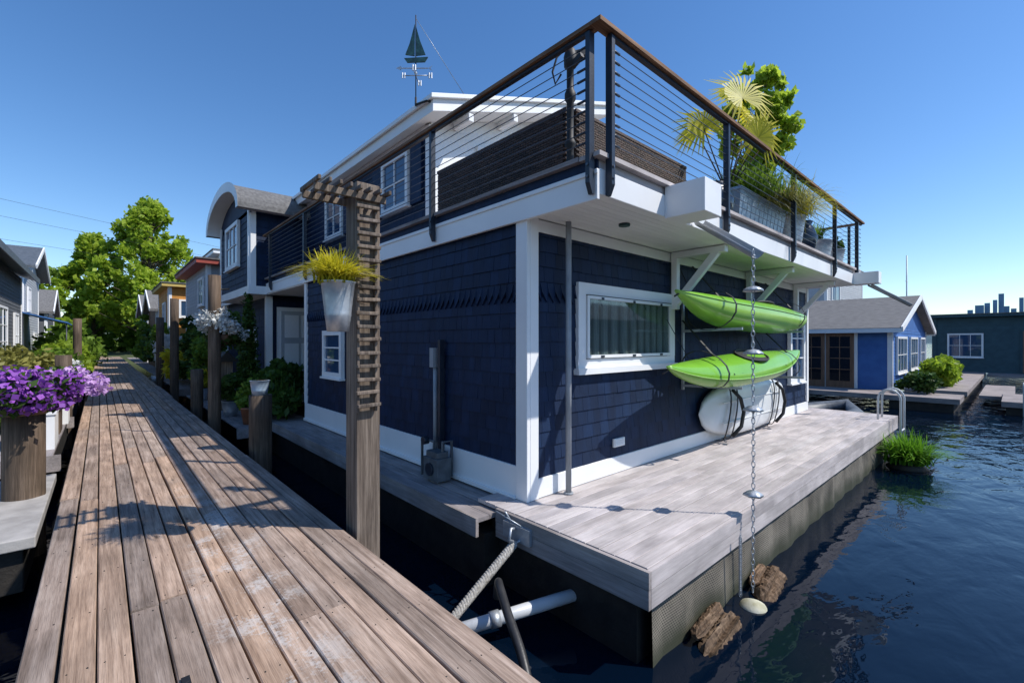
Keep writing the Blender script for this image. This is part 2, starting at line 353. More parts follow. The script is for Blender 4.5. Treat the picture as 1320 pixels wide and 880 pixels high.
def shingles(b,F,a0,a1,z0,z1,m=0,ex=.155,off=0.0,wid=(.10,.2),scal=None,seed=1,holes=()):
    rg=random.Random(seed); o,al,ou=F
    def P(a,q,z): return (o[0]+al[0]*a+ou[0]*q,o[1]+al[1]*a+ou[1]*q,z)
    rows=max(1,round((z1-z0)/ex)); ex=(z1-z0)/rows
    for r in range(rows):
        zb=z0+r*ex; zt=zb+ex; a=a0-rg.random()*.1
        isc=scal is not None and scal[0]<=zb<scal[1]
        while a<a1:
            w=.105 if isc else rg.uniform(*wid); s=max(a0,a)+.0015; e=min(a1,a+w)-.0015
            a+=w
            if e-s<.01: continue
            q=.016+rg.uniform(-.002,.003)+off; c=rg.random(); zj=zb+rg.uniform(-.002,.002)
            if isc:
                q+=.012; zl=zb-ex*.35; zm=zb+ex*.35
                b.face([P(s,q,zm),P((s+e)/2+.03,q,zl),P(e,q,zm+.02),P(e,off+.004,zt),P(s,off+.004,zt)],m,c)
                b.face([P(s,q,zm),P(s,off,zm),P((s+e)/2+.03,off,zl),P((s+e)/2+.03,q,zl)],m,c*.5)
                b.face([P((s+e)/2+.03,q,zl),P((s+e)/2+.03,off,zl),P(e,off,zm+.02),P(e,q,zm+.02)],m,c*.5)
                continue
            b.face([P(s,q,zj),P(e,q,zj),P(e,off+.004,zt),P(s,off+.004,zt)],m,c)
            b.face([P(s,q,zj),P(s,off,zj),P(e,off,zj),P(e,q,zj)],m,c*.3)
            b.face([P(s,q,zj),P(s,off+.004,zt),P(s,off,zt),P(s,off,zj)],m,c*.3)
            b.face([P(e,q,zj),P(e,off,zj),P(e,off,zt),P(e,off+.004,zt)],m,c*.3)

def window(b,F,a0,a1,z0,z1,fm=1,gm=2,fw=.1,nx=1,ny=1,o0=0.0,dep=.06,mw=.025,sill=True):
    b.lbox(F,a0,a1,o0,o0+dep,z1-fw,z1,fm); b.lbox(F,a0,a1,o0,o0+dep,z0,z0+fw,fm)
    b.lbox(F,a0,a0+fw,o0,o0+dep-.002,z0+fw,z1-fw,fm); b.lbox(F,a1-fw,a1,o0,o0+dep-.002,z0+fw,z1-fw,fm)
    if sill: b.lbox(F,a0-.03,a1+.03,o0,o0+dep+.03,z0-.035,z0-.001,fm)
    b.lbox(F,a0+fw,a1-fw,o0,o0+dep-.035,z0+fw,z1-fw,gm)
    for i in range(1,nx):
        a=a0+fw+(a1-a0-2*fw)*i/nx; b.lbox(F,a-mw/2,a+mw/2,o0+.001,o0+dep-.012,z0+fw,z1-fw,fm)
    for j in range(1,ny):
        z=z0+fw+(z1-z0-2*fw)*j/ny; b.lbox(F,a0+fw,a1-fw,o0+.001,o0+dep-.014,z-mw/2,z+mw/2,fm)

# ================================================================ WATER / GROUND
wm=bpy.data.materials.new("lake_water"); nt,bs=nodes_of(wm)
bs.inputs["Base Color"].default_value=(.001,.005,.014,1); bs.inputs["Roughness"].default_value=.03; bs.inputs["IOR"].default_value=1.33
tc=nt.nodes.new("ShaderNodeTexCoord"); mp=nt.nodes.new("ShaderNodeMapping"); mp.inputs["Scale"].default_value=(1,1.7,1); mp.inputs["Rotation"].default_value=(0,0,.7); L(nt,tc.outputs["Object"],mp.inputs[0])
n1=nt.nodes.new("ShaderNodeTexNoise"); n1.inputs["Scale"].default_value=1.5; n1.inputs["Detail"].default_value=3; n1.inputs["Roughness"].default_value=.4; n1.inputs["Distortion"].default_value=.6; L(nt,mp.outputs[0],n1.inputs["Vector"])
n2=nt.nodes.new("ShaderNodeTexNoise"); n2.inputs["Scale"].default_value=6; n2.inputs["Detail"].default_value=2; L(nt,mp.outputs[0],n2.inputs["Vector"])
ma=nt.nodes.new("ShaderNodeMath"); ma.operation='MULTIPLY_ADD'; ma.inputs[1].default_value=.14; L(nt,n2.outputs["Fac"],ma.inputs[0]); L(nt,n1.outputs["Fac"],ma.inputs[2])
n3=nt.nodes.new("ShaderNodeTexNoise"); n3.inputs["Scale"].default_value=.12; n3.inputs["Detail"].default_value=2; L(nt,tc.outputs["Object"],n3.inputs["Vector"])
sx=nt.nodes.new("ShaderNodeSeparateXYZ"); L(nt,tc.outputs["Object"],sx.inputs[0])
wr=nt.nodes.new("ShaderNodeMapRange"); wr.inputs[1].default_value=3; wr.inputs[2].default_value=16; wr.inputs[3].default_value=.13; wr.inputs[4].default_value=.42; L(nt,sx.outputs[0],wr.inputs[0])
wp=nt.nodes.new("ShaderNodeMapRange"); wp.inputs[1].default_value=.35; wp.inputs[2].default_value=.65; wp.inputs[3].default_value=.8; wp.inputs[4].default_value=1.2; L(nt,n3.outputs["Fac"],wp.inputs[0])
wq=nt.nodes.new("ShaderNodeMath"); wq.operation='MULTIPLY'; L(nt,wr.outputs[0],wq.inputs[0]); L(nt,wp.outputs[0],wq.inputs[1])
bp=nt.nodes.new("ShaderNodeBump"); bp.inputs["Distance"].default_value=.09; L(nt,wq.outputs[0],bp.inputs["Strength"]); L(nt,ma.outputs[0],bp.inputs["Height"]); L(nt,bp.outputs[0],bs.inputs["Normal"])
b=B([wm]); WZ=-.75
b.face([(-3000,-3000,WZ),(5000,-3000,WZ),(5000,5000,WZ),(-3000,5000,WZ)]); b.build("water")
b=B([GRASSG]); b.hexa([(-80,60,-1.5),(60,60,-1.5),(140,240,-1.5),(-140,240,-1.5),(-80,64,.1),(60,64,.1),(140,240,6),(-140,240,6)]); b.build("shore_ground")

# ================================================================ BOARDWALK
DX0,DX1=-.30,1.55
b=B([DOCKW,DARKW]); nb=13; pw=(DX1-DX0)/nb; rg=random.Random(3)
NA=B([DARKW])
for i in range(nb):
    y=-1.2-rg.random()*2
    joints=[]
    if 3<=i<=5: joints=[3.55+.04*(i-4)]
    elif i in(8,9): joints=[2.75]
    else: joints=[rg.uniform(3.4,9)]
    while joints[-1]<62: joints.append(joints[-1]+rg.choice([3.6,4.2,4.8,5.4])+rg.uniform(-.1,.1))
    ys=[y]+joints
    for k in range(len(ys)-1):
        dz=rg.uniform(-.008,.005); x0=DX0+i*pw+rg.uniform(.003,.009); x1=DX0+(i+1)*pw-rg.uniform(.003,.009)
        ex=rg.uniform(-.025,.025) if i in(0,nb-1) else 0
        b.cbox(x0+(ex if i==0 else 0),x1+(ex if i==nb-1 else 0),ys[k]+.003,ys[k+1]-.003,-.05,dz,.006,1,0,rg.random())
        if ys[k]<14:
            for yn in [ys[k]+.05,ys[k+1]-.05]+[round(ys[k]/.61)*.61+.61*q for q in range(1,int((ys[k+1]-ys[k])/.61))]:
                for xn in (x0+.03,x1-.03):
                    if yn<14: NA.cyl((xn+rg.uniform(-.006,.006),yn+rg.uniform(-.01,.01),dz-.004),(xn,yn,dz+.0012),.0045,n=6)
for yy in np.arange(-1,61,1.22): b.box(DX0+.04,DX1-.04,yy,yy+.09,-.3,-.052,1)
for xx in (DX0+.05,.55,DX1-.14): b.box(xx,xx+.09,-2,61,-.32,-.3-.004,1)
bw=b.build("boardwalk"); nn=NA.build("nail_heads",bw)
b=B([BLACK])
b.cyl((.30,2.62,-.02),(.30,2.62,.006),.017,n=10); b.box(.283,.317,2.585,2.655,-.01,.005); b.build("drain_slot",bw)
b=B([DARKW]); 
for xx in (-.05,1.3): b.cyl((xx,-2,-.62),(xx,60,-.62),.26,n=10)
b.build("float_logs",bw)

# ================================================================ HOUSE DECK (float)
HX,HY=3.18,3.29
e=empty("house_float_deck")
b=B([DECKX,DARKW,DECKY]); rg=random.Random(5)
yy=1.74; i=0
while yy<3.6:
    xs=[2.86+.0*i]; 
    while xs[-1]<12.7: xs.append(min(12.75,xs[-1]+rg.uniform(2.4,4.6)))
    for k in range(len(xs)-1):
        b.cbox(xs[k]+.002,xs[k+1]-.002,yy,yy+.134,-.035,rg.uniform(-.002,.002),.004,0,0,rg.random())
    yy+=.139; i+=1
b.build("deck_boards",e)
b=B([DECKX,DECKY,DARKW])
b.box(2.85,12.76,1.70,1.735,-.125,-.003,0,.3); b.box(2.853,12.757,1.703,1.735,-.27,-.13,0,.8)
b.box(2.815,2.85,1.70,3.35,-.125,-.003,1,.9); b.box(2.818,2.85,1.703,3.35,-.27,-.13,1,.7)
b.box(12.76,12.795,1.70,6,-.27,-.003,1,.4)
b.box(2.9,12.7,1.8,3.5,-.25,-.04,2)
x=2.62
while x<3.2:
    ys=[3.36,6.2,9.4,12.8,17.5]
    for k in range(4): b.cbox(x,x+.134,ys[k]+.003,ys[k+1]-.003,-.09,-.05+rg.uniform(-.003,.003),.004,1,1,rg.random())
    x+=.14
b.box(2.585,2.618,3.36,17.5,-.22,-.045,1,.5)
x=2.0
while x<2.55:
    b.cbox(x,x+.134,10.2,17.5,-.13,-.1,.004,1,1,rg.random()); x+=.14
b.box(1.97,2.58,10.15,10.19,-.3,-.1,1,.4)
b.build("fascia_and_walkway",e)
mesh_m=bpy.data.materials.new("rusty_wire_mesh"); nt,bs=nodes_of(mesh_m)
tc=nt.nodes.new("ShaderNodeTexCoord"); br=nt.nodes.new("ShaderNodeTexBrick"); br.offset=.5; br.inputs["Scale"].default_value=1
br.inputs["Brick Width"].default_value=.028; br.inputs["Row Height"].default_value=.02; br.inputs["Mortar Size"].default_value=.003
br.inputs["Color1"].default_value=(.06,.053,.043,1); br.inputs["Color2"].default_value=(.085,.075,.06,1); br.inputs["Mortar"].default_value=(.27,.24,.19,1)
mp=nt.nodes.new("ShaderNodeMapping"); mp.inputs["Rotation"].default_value=(rad(90),0,0); L(nt,tc.outputs["Object"],mp.inputs[0]); L(nt,mp.outputs[0],br.inputs["Vector"])
ns=nt.nodes.new("ShaderNodeTexNoise"); ns.inputs["Scale"].default_value=3; ns.inputs["Detail"].default_value=6; L(nt,tc.outputs["Object"],ns.inputs["Vector"])
mr=nt.nodes.new("ShaderNodeMapRange"); mr.inputs[1].default_value=.3; mr.inputs[2].default_value=.7; mr.inputs[3].default_value=.45; mr.inputs[4].default_value=1.25; L(nt,ns.outputs["Fac"],mr.inputs[0])
vs=nt.nodes.new("ShaderNodeVectorMath"); vs.operation='SCALE'; L(nt,br.outputs[0],vs.inputs[0]); L(nt,mr.outputs[0],vs.inputs["Scale"])
sx=nt.nodes.new("ShaderNodeSeparateXYZ"); L(nt,tc.outputs["Object"],sx.inputs[0])
za=nt.nodes.new("ShaderNodeMath"); za.operation='MULTIPLY_ADD'; za.inputs[1].default_value=.3; L(nt,ns.outputs["Fac"],za.inputs[0]); L(nt,sx.outputs[2],za.inputs[2])
zm=nt.nodes.new("ShaderNodeMapRange"); zm.inputs[1].default_value=-.55; zm.inputs[2].default_value=-.35; zm.inputs[3].default_value=.9; zm.inputs[4].default_value=0; L(nt,za.outputs[0],zm.inputs[0])
al=nt.nodes.new("ShaderNodeMix"); al.data_type='RGBA'; L(nt,zm.outputs[0],al.inputs[0]); L(nt,vs.outputs[0],al.inputs[6]); al.inputs[7].default_value=(.028,.034,.016,1)
L(nt,al.outputs[2],bs.inputs["Base Color"]); bs.inputs["Roughness"].default_value=.8
b=B([mesh_m,DARKW])
pts=[]
for k in range(60):
    x=2.95+9.7*k/59; pts.append((x,1.76+.012*math.sin(k*1.7)+.01*math.sin(k*.6)))
for k in range(59):
    b.face([(pts[k][0],pts[k][1]-.02,-1.1),(pts[k+1][0],pts[k+1][1]-.02,-1.1),(pts[k+1][0],pts[k+1][1],-.272),(pts[k][0],pts[k][1],-.272)],0,.5,True)
b.box(2.9,12.6,1.85,18,-1.2,-.28,1)
b.box(2.72,2.9,3.4,18,-1.2,-.24,1)
b.build("float_hull_and_mesh",e)

# ================================================================ MAIN HOUSE
SY=2.36; XR=12.55; DT=3.19
H=empty("blue_houseboat")
b=B([NAVY])
b.box(HX,12.3,HY,9.9,-.03,2.86,0); b.box(3.3,12.3,13.0,18.5,-.03,2.86,0); b.box(5.2,12.3,9.9,13.0,-.03,2.86)
b.build("wall_core",H)
b=B([NAVY])
shingles(b,FX(HX),HY+.12,9.85,.33,2.84,0,scal=(2.02,2.16),seed=11)
shingles(b,FY(HY),HX+.12,12.2,.2,2.84,0,scal=(2.02,2.16),seed=12)
shingles(b,FX(3.3),13.0,18.4,0,2.84,0,seed=13,ex=.17)
shingles(b,FY(13.0),3.3,5.2,0,2.84,0,seed=14,ex=.17)
shingles(b,FX(4.07),6.6,20,DT,5.05,0,seed=15,ex=.17)
b.build("shingle_siding",H)
b=B([WHITE,SOFFIT,GALV])
b.lbox(FX(HX),HY-.045,HY+.12,0,.045,.0,2.86,0); b.lbox(FY(HY),HX+.001,HX+.12,.001,.046,.002,2.858,0)
b.lbox(FX(HX),HY+.12,9.9,0,.035,-.03,.33,0); b.lbox(FX(HX),HY+.12,9.9,.035,.06,-.03,.02,0)
b.lbox(FY(HY),HX+.12,12.3,0,.035,.003,.2,0)
b.lbox(FX(HX),9.78,9.9,0,.045,.33,2.86,0); b.lbox(FY(HY),12.18,12.3,0,.045,.2,2.86,0)
b.lbox(FX(3.3),13.0,13.12,0,.045,0,2.86,0); b.lbox(FX(3.3),18.3,18.5,0,.05,0,2.86)
b.lbox(FY(HY),HX+.12,12.3,.0,.03,2.72,2.845,0)
b.box(3.10,3.14,SY,18.6,2.80,3.06,0); b.box(3.14,XR,SY,SY+.04,2.85,3.07,0); b.box(XR-.04,XR,SY+.04,9,2.85,3.07,0)
b.box(3.085,3.10,SY-.01,12.5,3.01,3.05,0)
b.box(4.2,4.56,1.95,SY,2.83,3.15,0); b.box(12.1,12.4,1.92,SY,2.83,3.08,0)
for x in (5.95,8.6,11.2):
    b.box(x,x+.09,3.16,3.245,2.05,2.845,0); b.beam((x+.045,3.2,2.12),(x+.045,2.62,2.78),.08,.09,0); b.box(x-.005,x+.095,2.50,3.2,2.76,2.846,0)
b.box(3.12,5.2,9.9,13.0,2.78,2.86,0); 
b.box(3.14,3.3,12.85,12.99,-.03,2.78,0)
b.build("white_trim",H,bevel=.006)
b=B([SOFFIT]); y=SY+.04
while y<3.28:
    b.cbox(3.14,XR-.04,y+.003,min(y+.085,3.288),2.855,2.90,.003,0,0,random.random()); 
    y+=.085
b.box(3.14,XR-.05,SY+.05,3.29,2.902,2.95)
b.build("soffit_boards",H)
b=B([DECKX,DECKY,STEEL,NAVY,WHITE])
b.box(3.15,XR-.05,SY+.05,18.5,2.96,DT-.04,3); 
b.box(3.07,XR+.04,SY-.05,SY+.17,DT-.038,DT,0,.4); b.box(3.06,3.26,SY+.172,14.4,DT-.038,DT+.002,1,.3); b.box(3.3,XR-.05,SY+.172,18,DT-.038,DT-.003,0)
b.box(3.12,3.15,SY+.02,12.5,3.06,DT-.04,3); b.box(3.15,XR-.01,SY+.02,SY+.05,3.07,DT-.04,0,.2)
b.build("roof_deck",H)
def zr(x): return 5.15+(x-3.80)*.32
b=B([NAVY,WHITE,SHINGR,GLASS,GALV])
b.hexa([(4.09,6.52,DT),(8.2,6.52,DT),(8.2,20,DT),(4.09,20,DT),(4.09,6.52,zr(4.09)),(8.2,6.52,zr(8.2)),(8.2,20,zr(8.2)),(4.09,20,zr(4.09))],0)
b.hexa([(4.07,6.50,DT),(8.2,6.50,DT),(8.2,6.52,DT),(4.07,6.52,DT),(4.07,6.50,zr(4.07)-.001),(8.2,6.50,zr(8.2)-.001),(8.2,6.52,zr(8.2)-.001),(4.07,6.52,zr(4.07)-.001)],1)
def slab(x0,x1,y0,y1,a,c_,m):
    b.hexa([(x0,y0,zr(x0)+a),(x1,y0,zr(x1)+a),(x1,y1,zr(x1)+a),(x0,y1,zr(x0)+a),(x0,y0,zr(x0)+c_),(x1,y0,zr(x1)+c_),(x1,y1,zr(x1)+c_),(x0,y1,zr(x0)+c_)],m)
slab(3.80,8.4,6.02,20.2,0,.19,1); slab(3.74,8.46,5.96,20.3,.19,.26,1); slab(3.82,8.4,6.05,20.1,.26,.29,2)
b.lbox(FX(4.07),6.5,6.62,0,.04,DT,5.2,1); b.lbox(FX(4.07),6.62,20,0,.035,5.02,5.22,1)
b.cyl((5.15,6.9,5.6),(5.15,6.9,6.02),.09,m=4,n=14); b.cyl((5.15,6.9,6.02),(5.15,6.9,6.10),.14,m=3,n=14)
for x in (4.5,5.5,6.5,7.5): b.box(x,x+.1,6.03,6.48,zr(x)-.14,zr(x)-.012,1)
b.build("second_storey",H,bevel=.006)
b=B([NAVY,WHITE,GLASSB,STEEL,GLASS,CURT])
F=FX(4.07)
for a in (7.15,10.1,13):
    window(b,F,a,a+1.0,4.0,4.98,1,2,.08,2,2,.02,.07)
    b.lbox(F,a-.42,a-.06,.02,.06,3.98,5.0,0,.9); b.lbox(F,a+1.06,a+1.42,.02,.06,3.98,5.0,0,.9)
F=FY(6.5); window(b,F,5.0,7.2,3.25,5.1,1,4,.1,3,1,.0,.06,.06)
window(b,FX(HX),7.85,8.75,.95,1.8,1,2,.09,1,3,.02,.07)
window(b,FY(HY),10.9,11.9,.7,2.2,1,2,.1,2,3,.02,.07)
b.build("side_windows",H)
b=B([WHITE,CGLASS,CURT,BLACK,STEEL])
F=FY(HY); a0,a1,z0,z1=3.92,6.04,1.27,2.26; fw=.13
b.lbox(F,a0,a1,.0,.055,z1-fw,z1,0); b.lbox(F,a0-.03,a1+.03,0,.085,z0-.04,z0+.03,0); b.lbox(F,a0,a1,.0,.05,z0+.031,z0+fw,0)
b.lbox(F,a0,a0+fw,0,.053,z0+fw,z1-fw,0); b.lbox(F,a1-fw,a1,0,.053,z0+fw,z1-fw,0)
i0,i1,j0,j1=a0+fw,a1-fw,z0+fw,z1-fw; s=.045
b.lbox(F,i0+.01,i1-.01,.03,.075,j1-s,j1-.01,0); b.lbox(F,i0+.01,i1-.01,.03,.075,j0+.01,j0+s,0)
b.lbox(F,i0+.01,i0+s,.03,.073,j0+s,j1-s,0); b.lbox(F,i1-s,i1-.01,.03,.073,j0+s,j1-s,0)
b.lbox(F,i0+.012,i1-.012,.045,.08,j1-.009,j1-.001,3)
for q in (.15,.5,.85):
    a=i0+(i1-i0)*q; b.lbox(F,a-.03,a+.03,.076,.084,j0+.015,j0+.04,4); b.lbox(F,a-.02,a+.02,.076,.084,j1-.05,j1-.02,4)
b.lbox(F,i0+s,i1-s,.054,.057,j0+s,j1-s,1)
N=150; prev=None
for k in range(N+1):
    a=i0+s+(i1-i0-2*s)*k/N; ph=k*.42+1.4*math.sin(k*.055); q=.034+.011*math.sin(ph)+.003*math.sin(k*1.3)
    if prev: 
        y0_=HY-prev[1]; y1_=HY-q
        b.face([(prev[0],y0_,j0+s),(a,y1_,j0+s),(a,y1_,j1-s),(prev[0],y0_,j1-s)],2,.5+.5*math.sin(ph+.8),True)
    prev=(a,q)
b.build("awning_window",H)
b=B([WHITE,LGREY,GLASS,DARKW])
F=FY(13.0); b.lbox(F,3.42,4.55,.02,.07,-.03,2.5,0); b.lbox(F,3.52,4.45,.07,.09,0,2.4,1)
for (a,c_) in ((3.6,3.95),(4.02,4.37)):
    for z in (.2,.95,1.7): b.lbox(F,a,c_,.09,.1,z,z+.6,0)
b.cyl((4.4,12.88,1.05),(4.4,12.92,1.05),.03,m=3)
F=FX(3.3); window(b,F,14.4,15.6,.8,2.0,0,2,.1,2,2,.02,.07)
b.build("porch_door",H)
b=B([NAVY,WHITE,SHINGR,GLASSB])
x0,x1=2.75,6.0; ya,yb=12.7,16.3; zs=4.9; rise=.8
b.box(x0,x1,ya,yb,2.95,zs,0)
b.box(x0-.05,x1,ya-.06,yb+.06,2.78,2.98,1)
for y in (ya,yb-.12): b.lbox(FX(x0),y,y+.12,0,.04,2.98,zs+.1,1)
b.lbox(FY(ya),x0,x0+.12,0,.04,2.98,zs,1)
N=24
def arc(r_add,t,wadd):
    yc=(ya+yb)/2; hw=(yb-ya)/2+wadd
    a=math.pi*t; return yc-hw*math.cos(a), zs-.1+(rise+r_add)*math.sin(a)
ringo=[arc(.12,k/N,.38) for k in range(N+1)]; ringi=[arc(-.08,k/N,.16) for k in range(N+1)]
for k in range(N):
    (y0,z0),(y1,z1)=ringo[k],ringo[k+1]; (u0,w0),(u1,w1)=ringi[k],ringi[k+1]
    xf=x0-.35
    b.face([(xf,y0,z0),(xf,y1,z1),(xf,u1,w1),(xf,u0,w0)],1)
    b.face([(xf,y0,z0),(xf,y1,z1),(x1,y1,z1),(x1,y0,z0)],2,.5,True)
    b.face([(xf,u0,w0),(xf,u1,w1),(x1,u1,w1),(x1,u0,w0)],1,.5,True)
    (y0,z0),(y1,z1)=arc(-.1,k/N,.1),arc(-.1,(k+1)/N,.1)
    b.face([(x0,y0,zs-.12),(x0,y1,zs-.12),(x0,y1,z1),(x0,y0,z0)],0)
    yq,zq=ringo[k]; yr,zr_=ringo[k+1]
    b.face([(xf,yq,zq+.001),(xf,yr,zr_+.001),(xf,yr,zr_+.05),(xf,yq,zq+.05)],1)
shingles(b,FX(x0),ya+.12,yb-.12,2.98,zs-.1,0,seed=21,ex=.17); shingles(b,FY(ya),x0+.12,x1,2.98,zs-.1,0,seed=22,ex=.17)
window(b,FX(x0),13.7,15.3,3.6,4.8,1,3,.1,3,2,.02,.07)
b.build("arched_bay",H)
b=B([WHITE]); F=FY(HY); b.lbox(F,4.6,4.82,.02,.045,.32,.42); 
for k in range(4): b.lbox(F,4.615,4.805,.045,.055,.335+k*.022,.346+k*.022)
b.build("wall_vent",H)
b=B([BRONZE,DARKW]); b.cyl((4.15,2.80,2.855),(4.15,2.80,2.83),.06,m=0); b.build("soffit_lamp",H)

b=B([GREYP]); b.cyl((3.65,3.15,-.0),(3.65,3.15,2.853),.031,n=14); b.cyl((3.65,3.15,0),(3.65,3.15,.02),.05); b.build("support_pole")
b=B([GREYP])
def halfpipe(b,p0,p1,r):
    p0=Vector(p0);p1=Vector(p1);d=(p1-p0).normalized();sd=d.cross(Vector((0,0,1))).normalized();u=sd.cross(d)
    R=[]
    for p in(p0,p1):
        o=[p+sd*math.cos(a)*r+u*math.sin(a)*r for a in [math.pi+math.pi*k/10 for k in range(11)]]
        i=[p+sd*math.cos(a)*r*.9+u*math.sin(a)*r*.9 for a in [2*math.pi-math.pi*k/10 for k in range(11)]]
        R.append(o+i)
    b.loft(R,0,.5,True,True,True)
halfpipe(b,(4.84,2.30,2.92),(4.46,1.58,2.42),.07)
b.tube([(4.6,2.2,3.0),(4.72,2.22,3.0),(4.80,2.26,2.97)],.045)
halfpipe(b,(12.3,2.1,2.84),(12.9,1.5,2.4),.06)
b.build("roof_gutter")

b=B([GALV])
cx,cy=4.46,1.62
def link(c,ax,b,r=.02,l=.03,w=.0032):
    n=10; rings=[]
    for k in range(n):
        a=2*math.pi*k/n; px=math.cos(a)*r*.62; pz=math.sin(a)*l
        nx_,nz_=math.cos(a),math.sin(a); ring=[]
        for q in range(5):
            t=2*math.pi*q/5; h=px+nx_*w*math.cos(t); v=pz+nz_*w*math.cos(t); o=w*math.sin(t)
            ring.append((c[0]+(h if ax==0 else o),c[1]+(o if ax==0 else h),c[2]+v))
        rings.append(ring)
    rings.append(rings[0]); b.loft(rings)
z=2.42; k=0
while z>-.72:
    link((cx+.006*math.sin(z*3),cy,z),k%2,b,.024,.032,.004); z-=.05; k+=1
for zc in (2.08,1.5,.98,.2):
    n=18; prof=[(.008,.03),(.035,.022),(.06,.0),(.066,-.018),(.06,-.012),(.03,.008)]
    rings=[[(cx+1.25*r*(1+.1*math.cos(6*2*math.pi*q/n))*math.cos(2*math.pi*q/n),cy+1.25*r*(1+.1*math.cos(6*2*math.pi*q/n))*math.sin(2*math.pi*q/n),zc+h) for q in range(n)] for r,h in prof]
    b.loft(rings)
b.build("rain_chain")
b=B([GALV]); k=0
for i in range(28):
    t=i/27; link((4.22,1.64,-.14-.5*t),i%2,b)
b.build("mooring_chain")

# ================================================================ RAILING
b=B([STEEL,CABLE,RAILW,RAILWY])
RZ=4.21; RY=2.31
def rpost(x,y,axis):
    w=.045
    if axis==0:
        b.box(x-w/2,x+w/2,y-.03,y+.035,2.93,RZ-.02,0); b.hexa([(x-w/2,y+.01,2.84),(x+w/2,y+.01,2.84),(x+w/2,y+.035,2.84),(x-w/2,y+.035,2.84),(x-w/2,y-.03,2.93),(x+w/2,y-.03,2.93),(x+w/2,y+.035,2.93),(x-w/2,y+.035,2.93)],0)
        for z in (2.98,3.08): b.cyl((x,y-.04,z),(x,y-.03,z),.012,m=1,n=6)
    else:
        b.box(x-.03,x+.035,y-w/2,y+w/2,2.93,RZ-.02,0); b.hexa([(x+.01,y-w/2,2.84),(x+.035,y-w/2,2.84),(x+.035,y+w/2,2.84),(x+.01,y+w/2,2.84),(x-.03,y-w/2,2.93),(x+.035,y-w/2,2.93),(x+.035,y+w/2,2.93),(x-.03,y+w/2,2.93)],0)
        for z in (2.98,3.08): b.cyl((x-.04,y,z),(x-.03,y,z),.012,m=1,n=6)
for y in (2.40,4.85,7.2,9.6,12.1): rpost(3.05,y,1)
for x in (3.22,5.55,8.0,10.4,12.2): rpost(x,RY,0)
for y in (2.5,4.6,7.5): b.box(XR,XR+.05,y,y+.05,2.93,RZ-.02,0)
b.box(3.0,XR+.09,RY-.06,RY+.05,RZ,RZ+.035,2,.4); b.box(3.0,3.11,RY+.052,12.6,RZ-.001,RZ+.034,3,.6); b.box(XR-.03,XR+.09,RY+.052,8,RZ,RZ+.035,3,.6)
b.box(3.2,XR+.05,RY-.02,RY+.02,RZ-.03,RZ-.001,0); b.box(3.03,3.07,2.4,12.4,RZ-.03,RZ-.002,0)
for k in range(10):
    z=DT+.09+k*.09
    b.cyl((3.22,RY,z),(XR+.03,RY,z),.0042,m=1,n=6,cap=False); b.cyl((3.05,2.40,z),(3.05,12.4,z),.0042,m=1,n=6,cap=False); b.cyl((XR+.03,RY,z),(XR+.03,7.6,z),.0042,m=1,n=6,cap=False)
    b.cyl((3.24,RY,z),(3.35,RY,z),.011,m=0,n=8); b.cyl((3.05,2.42,z),(3.05,2.53,z),.011,m=0,n=8)
b.build("cable_railing")

# ================================================================ ROOF FURNITURE
b=B([WICK,BLACK])
def wickpanel(b,F,a0,a1,z0,z1,o0,o1,seed):
    rg=random.Random(seed); b.lbox(F,a0,a1,o0+.015,o1-.015,z0,z1-.005,0,.1)
    z=z0; r=0
    while z<z1-.01:
        a=a0+(r%2)*.04
        while a<a1:
            e=min(a+.075,a1); b.lbox(F,a,e,o1-.015,o1+.002*rg.random(),z,z+.02,0,rg.random()); a+=.08
        z+=.026; r+=1
    b.lbox(F,a0-.01,a1+.01,o0,o1+.006,z1-.02,z1+.01,0,.7)
wickpanel(b,FX(3.55),3.1,5.5,DT+.03,4.0,-.1,0,1)
wickpanel(b,FY(3.05),3.66,6.0,DT+.03,4.0,-.1,0,2)
b.box(3.68,4.4,3.2,5.5,DT+.03,3.62,0); b.box(4.41,6.0,3.2,3.9,DT+.03,3.62,0)
b.box(3.7,4.4,3.25,5.45,3.625,3.78,1); b.box(4.41,5.95,3.25,3.85,3.625,3.78,1)
b.build("wicker_sofa")
b=B([BLACK,STEEL]); c=(3.42,2.93,DT)
b.lathe(c,[(.11,0),(.12,.03),(.06,.06),(.04,.12),(.035,.3),(.055,.33),(.055,.36),(.035,.4),(.035,.75),(.055,.78),(.055,.84),(.035,.88),(.035,1.08),(.06,1.1),(.065,1.2),(.05,1.26),(.02,1.3)],0,14)
b.beam((3.42,2.93,4.28),(3.42,2.78,4.34),.05,.05); b.beam((3.42,2.93,4.4),(3.55,2.85,4.45),.05,.06)
b.tube([(3.36,2.93,4.45),(3.28,2.98,4.35),(3.24,3.0,4.2),(3.28,3.0,4.1),(3.33,2.97,4.2)],.01); b.build("patio_telescope")

def pot(name,c,prof,mat,soil=True):
    b=B([mat,SOIL]); b.lathe(c,prof,0,22); rt,zt=prof[-1]; b.lathe((c[0],c[1],c[2]+zt+.001),[(rt*.88,0),(.001,.01)],1,16); return b.build(name)
def bucket(name,c,r0,r1,h,mat=GALV):
    return pot(name,c,[(r0,0),(r0+(r1-r0)*.3,h*.3),(r0+(r1-r0)*.31+.004,h*.33),(r0+(r1-r0)*.36,h*.36),(r0+(r1-r0)*.7,h*.7),(r1,h*.97),(r1+.012,h),(r1-.004,h)],mat)
PZ=DT
e=empty("trough_planter"); b=B([GALVB,SOIL])
b.hexa([(6.75,2.65,PZ),(8.45,2.65,PZ),(8.45,3.1,PZ),(6.75,3.1,PZ),(6.65,2.58,PZ+.55),(8.55,2.58,PZ+.55),(8.55,3.17,PZ+.55),(6.65,3.17,PZ+.55)],0)
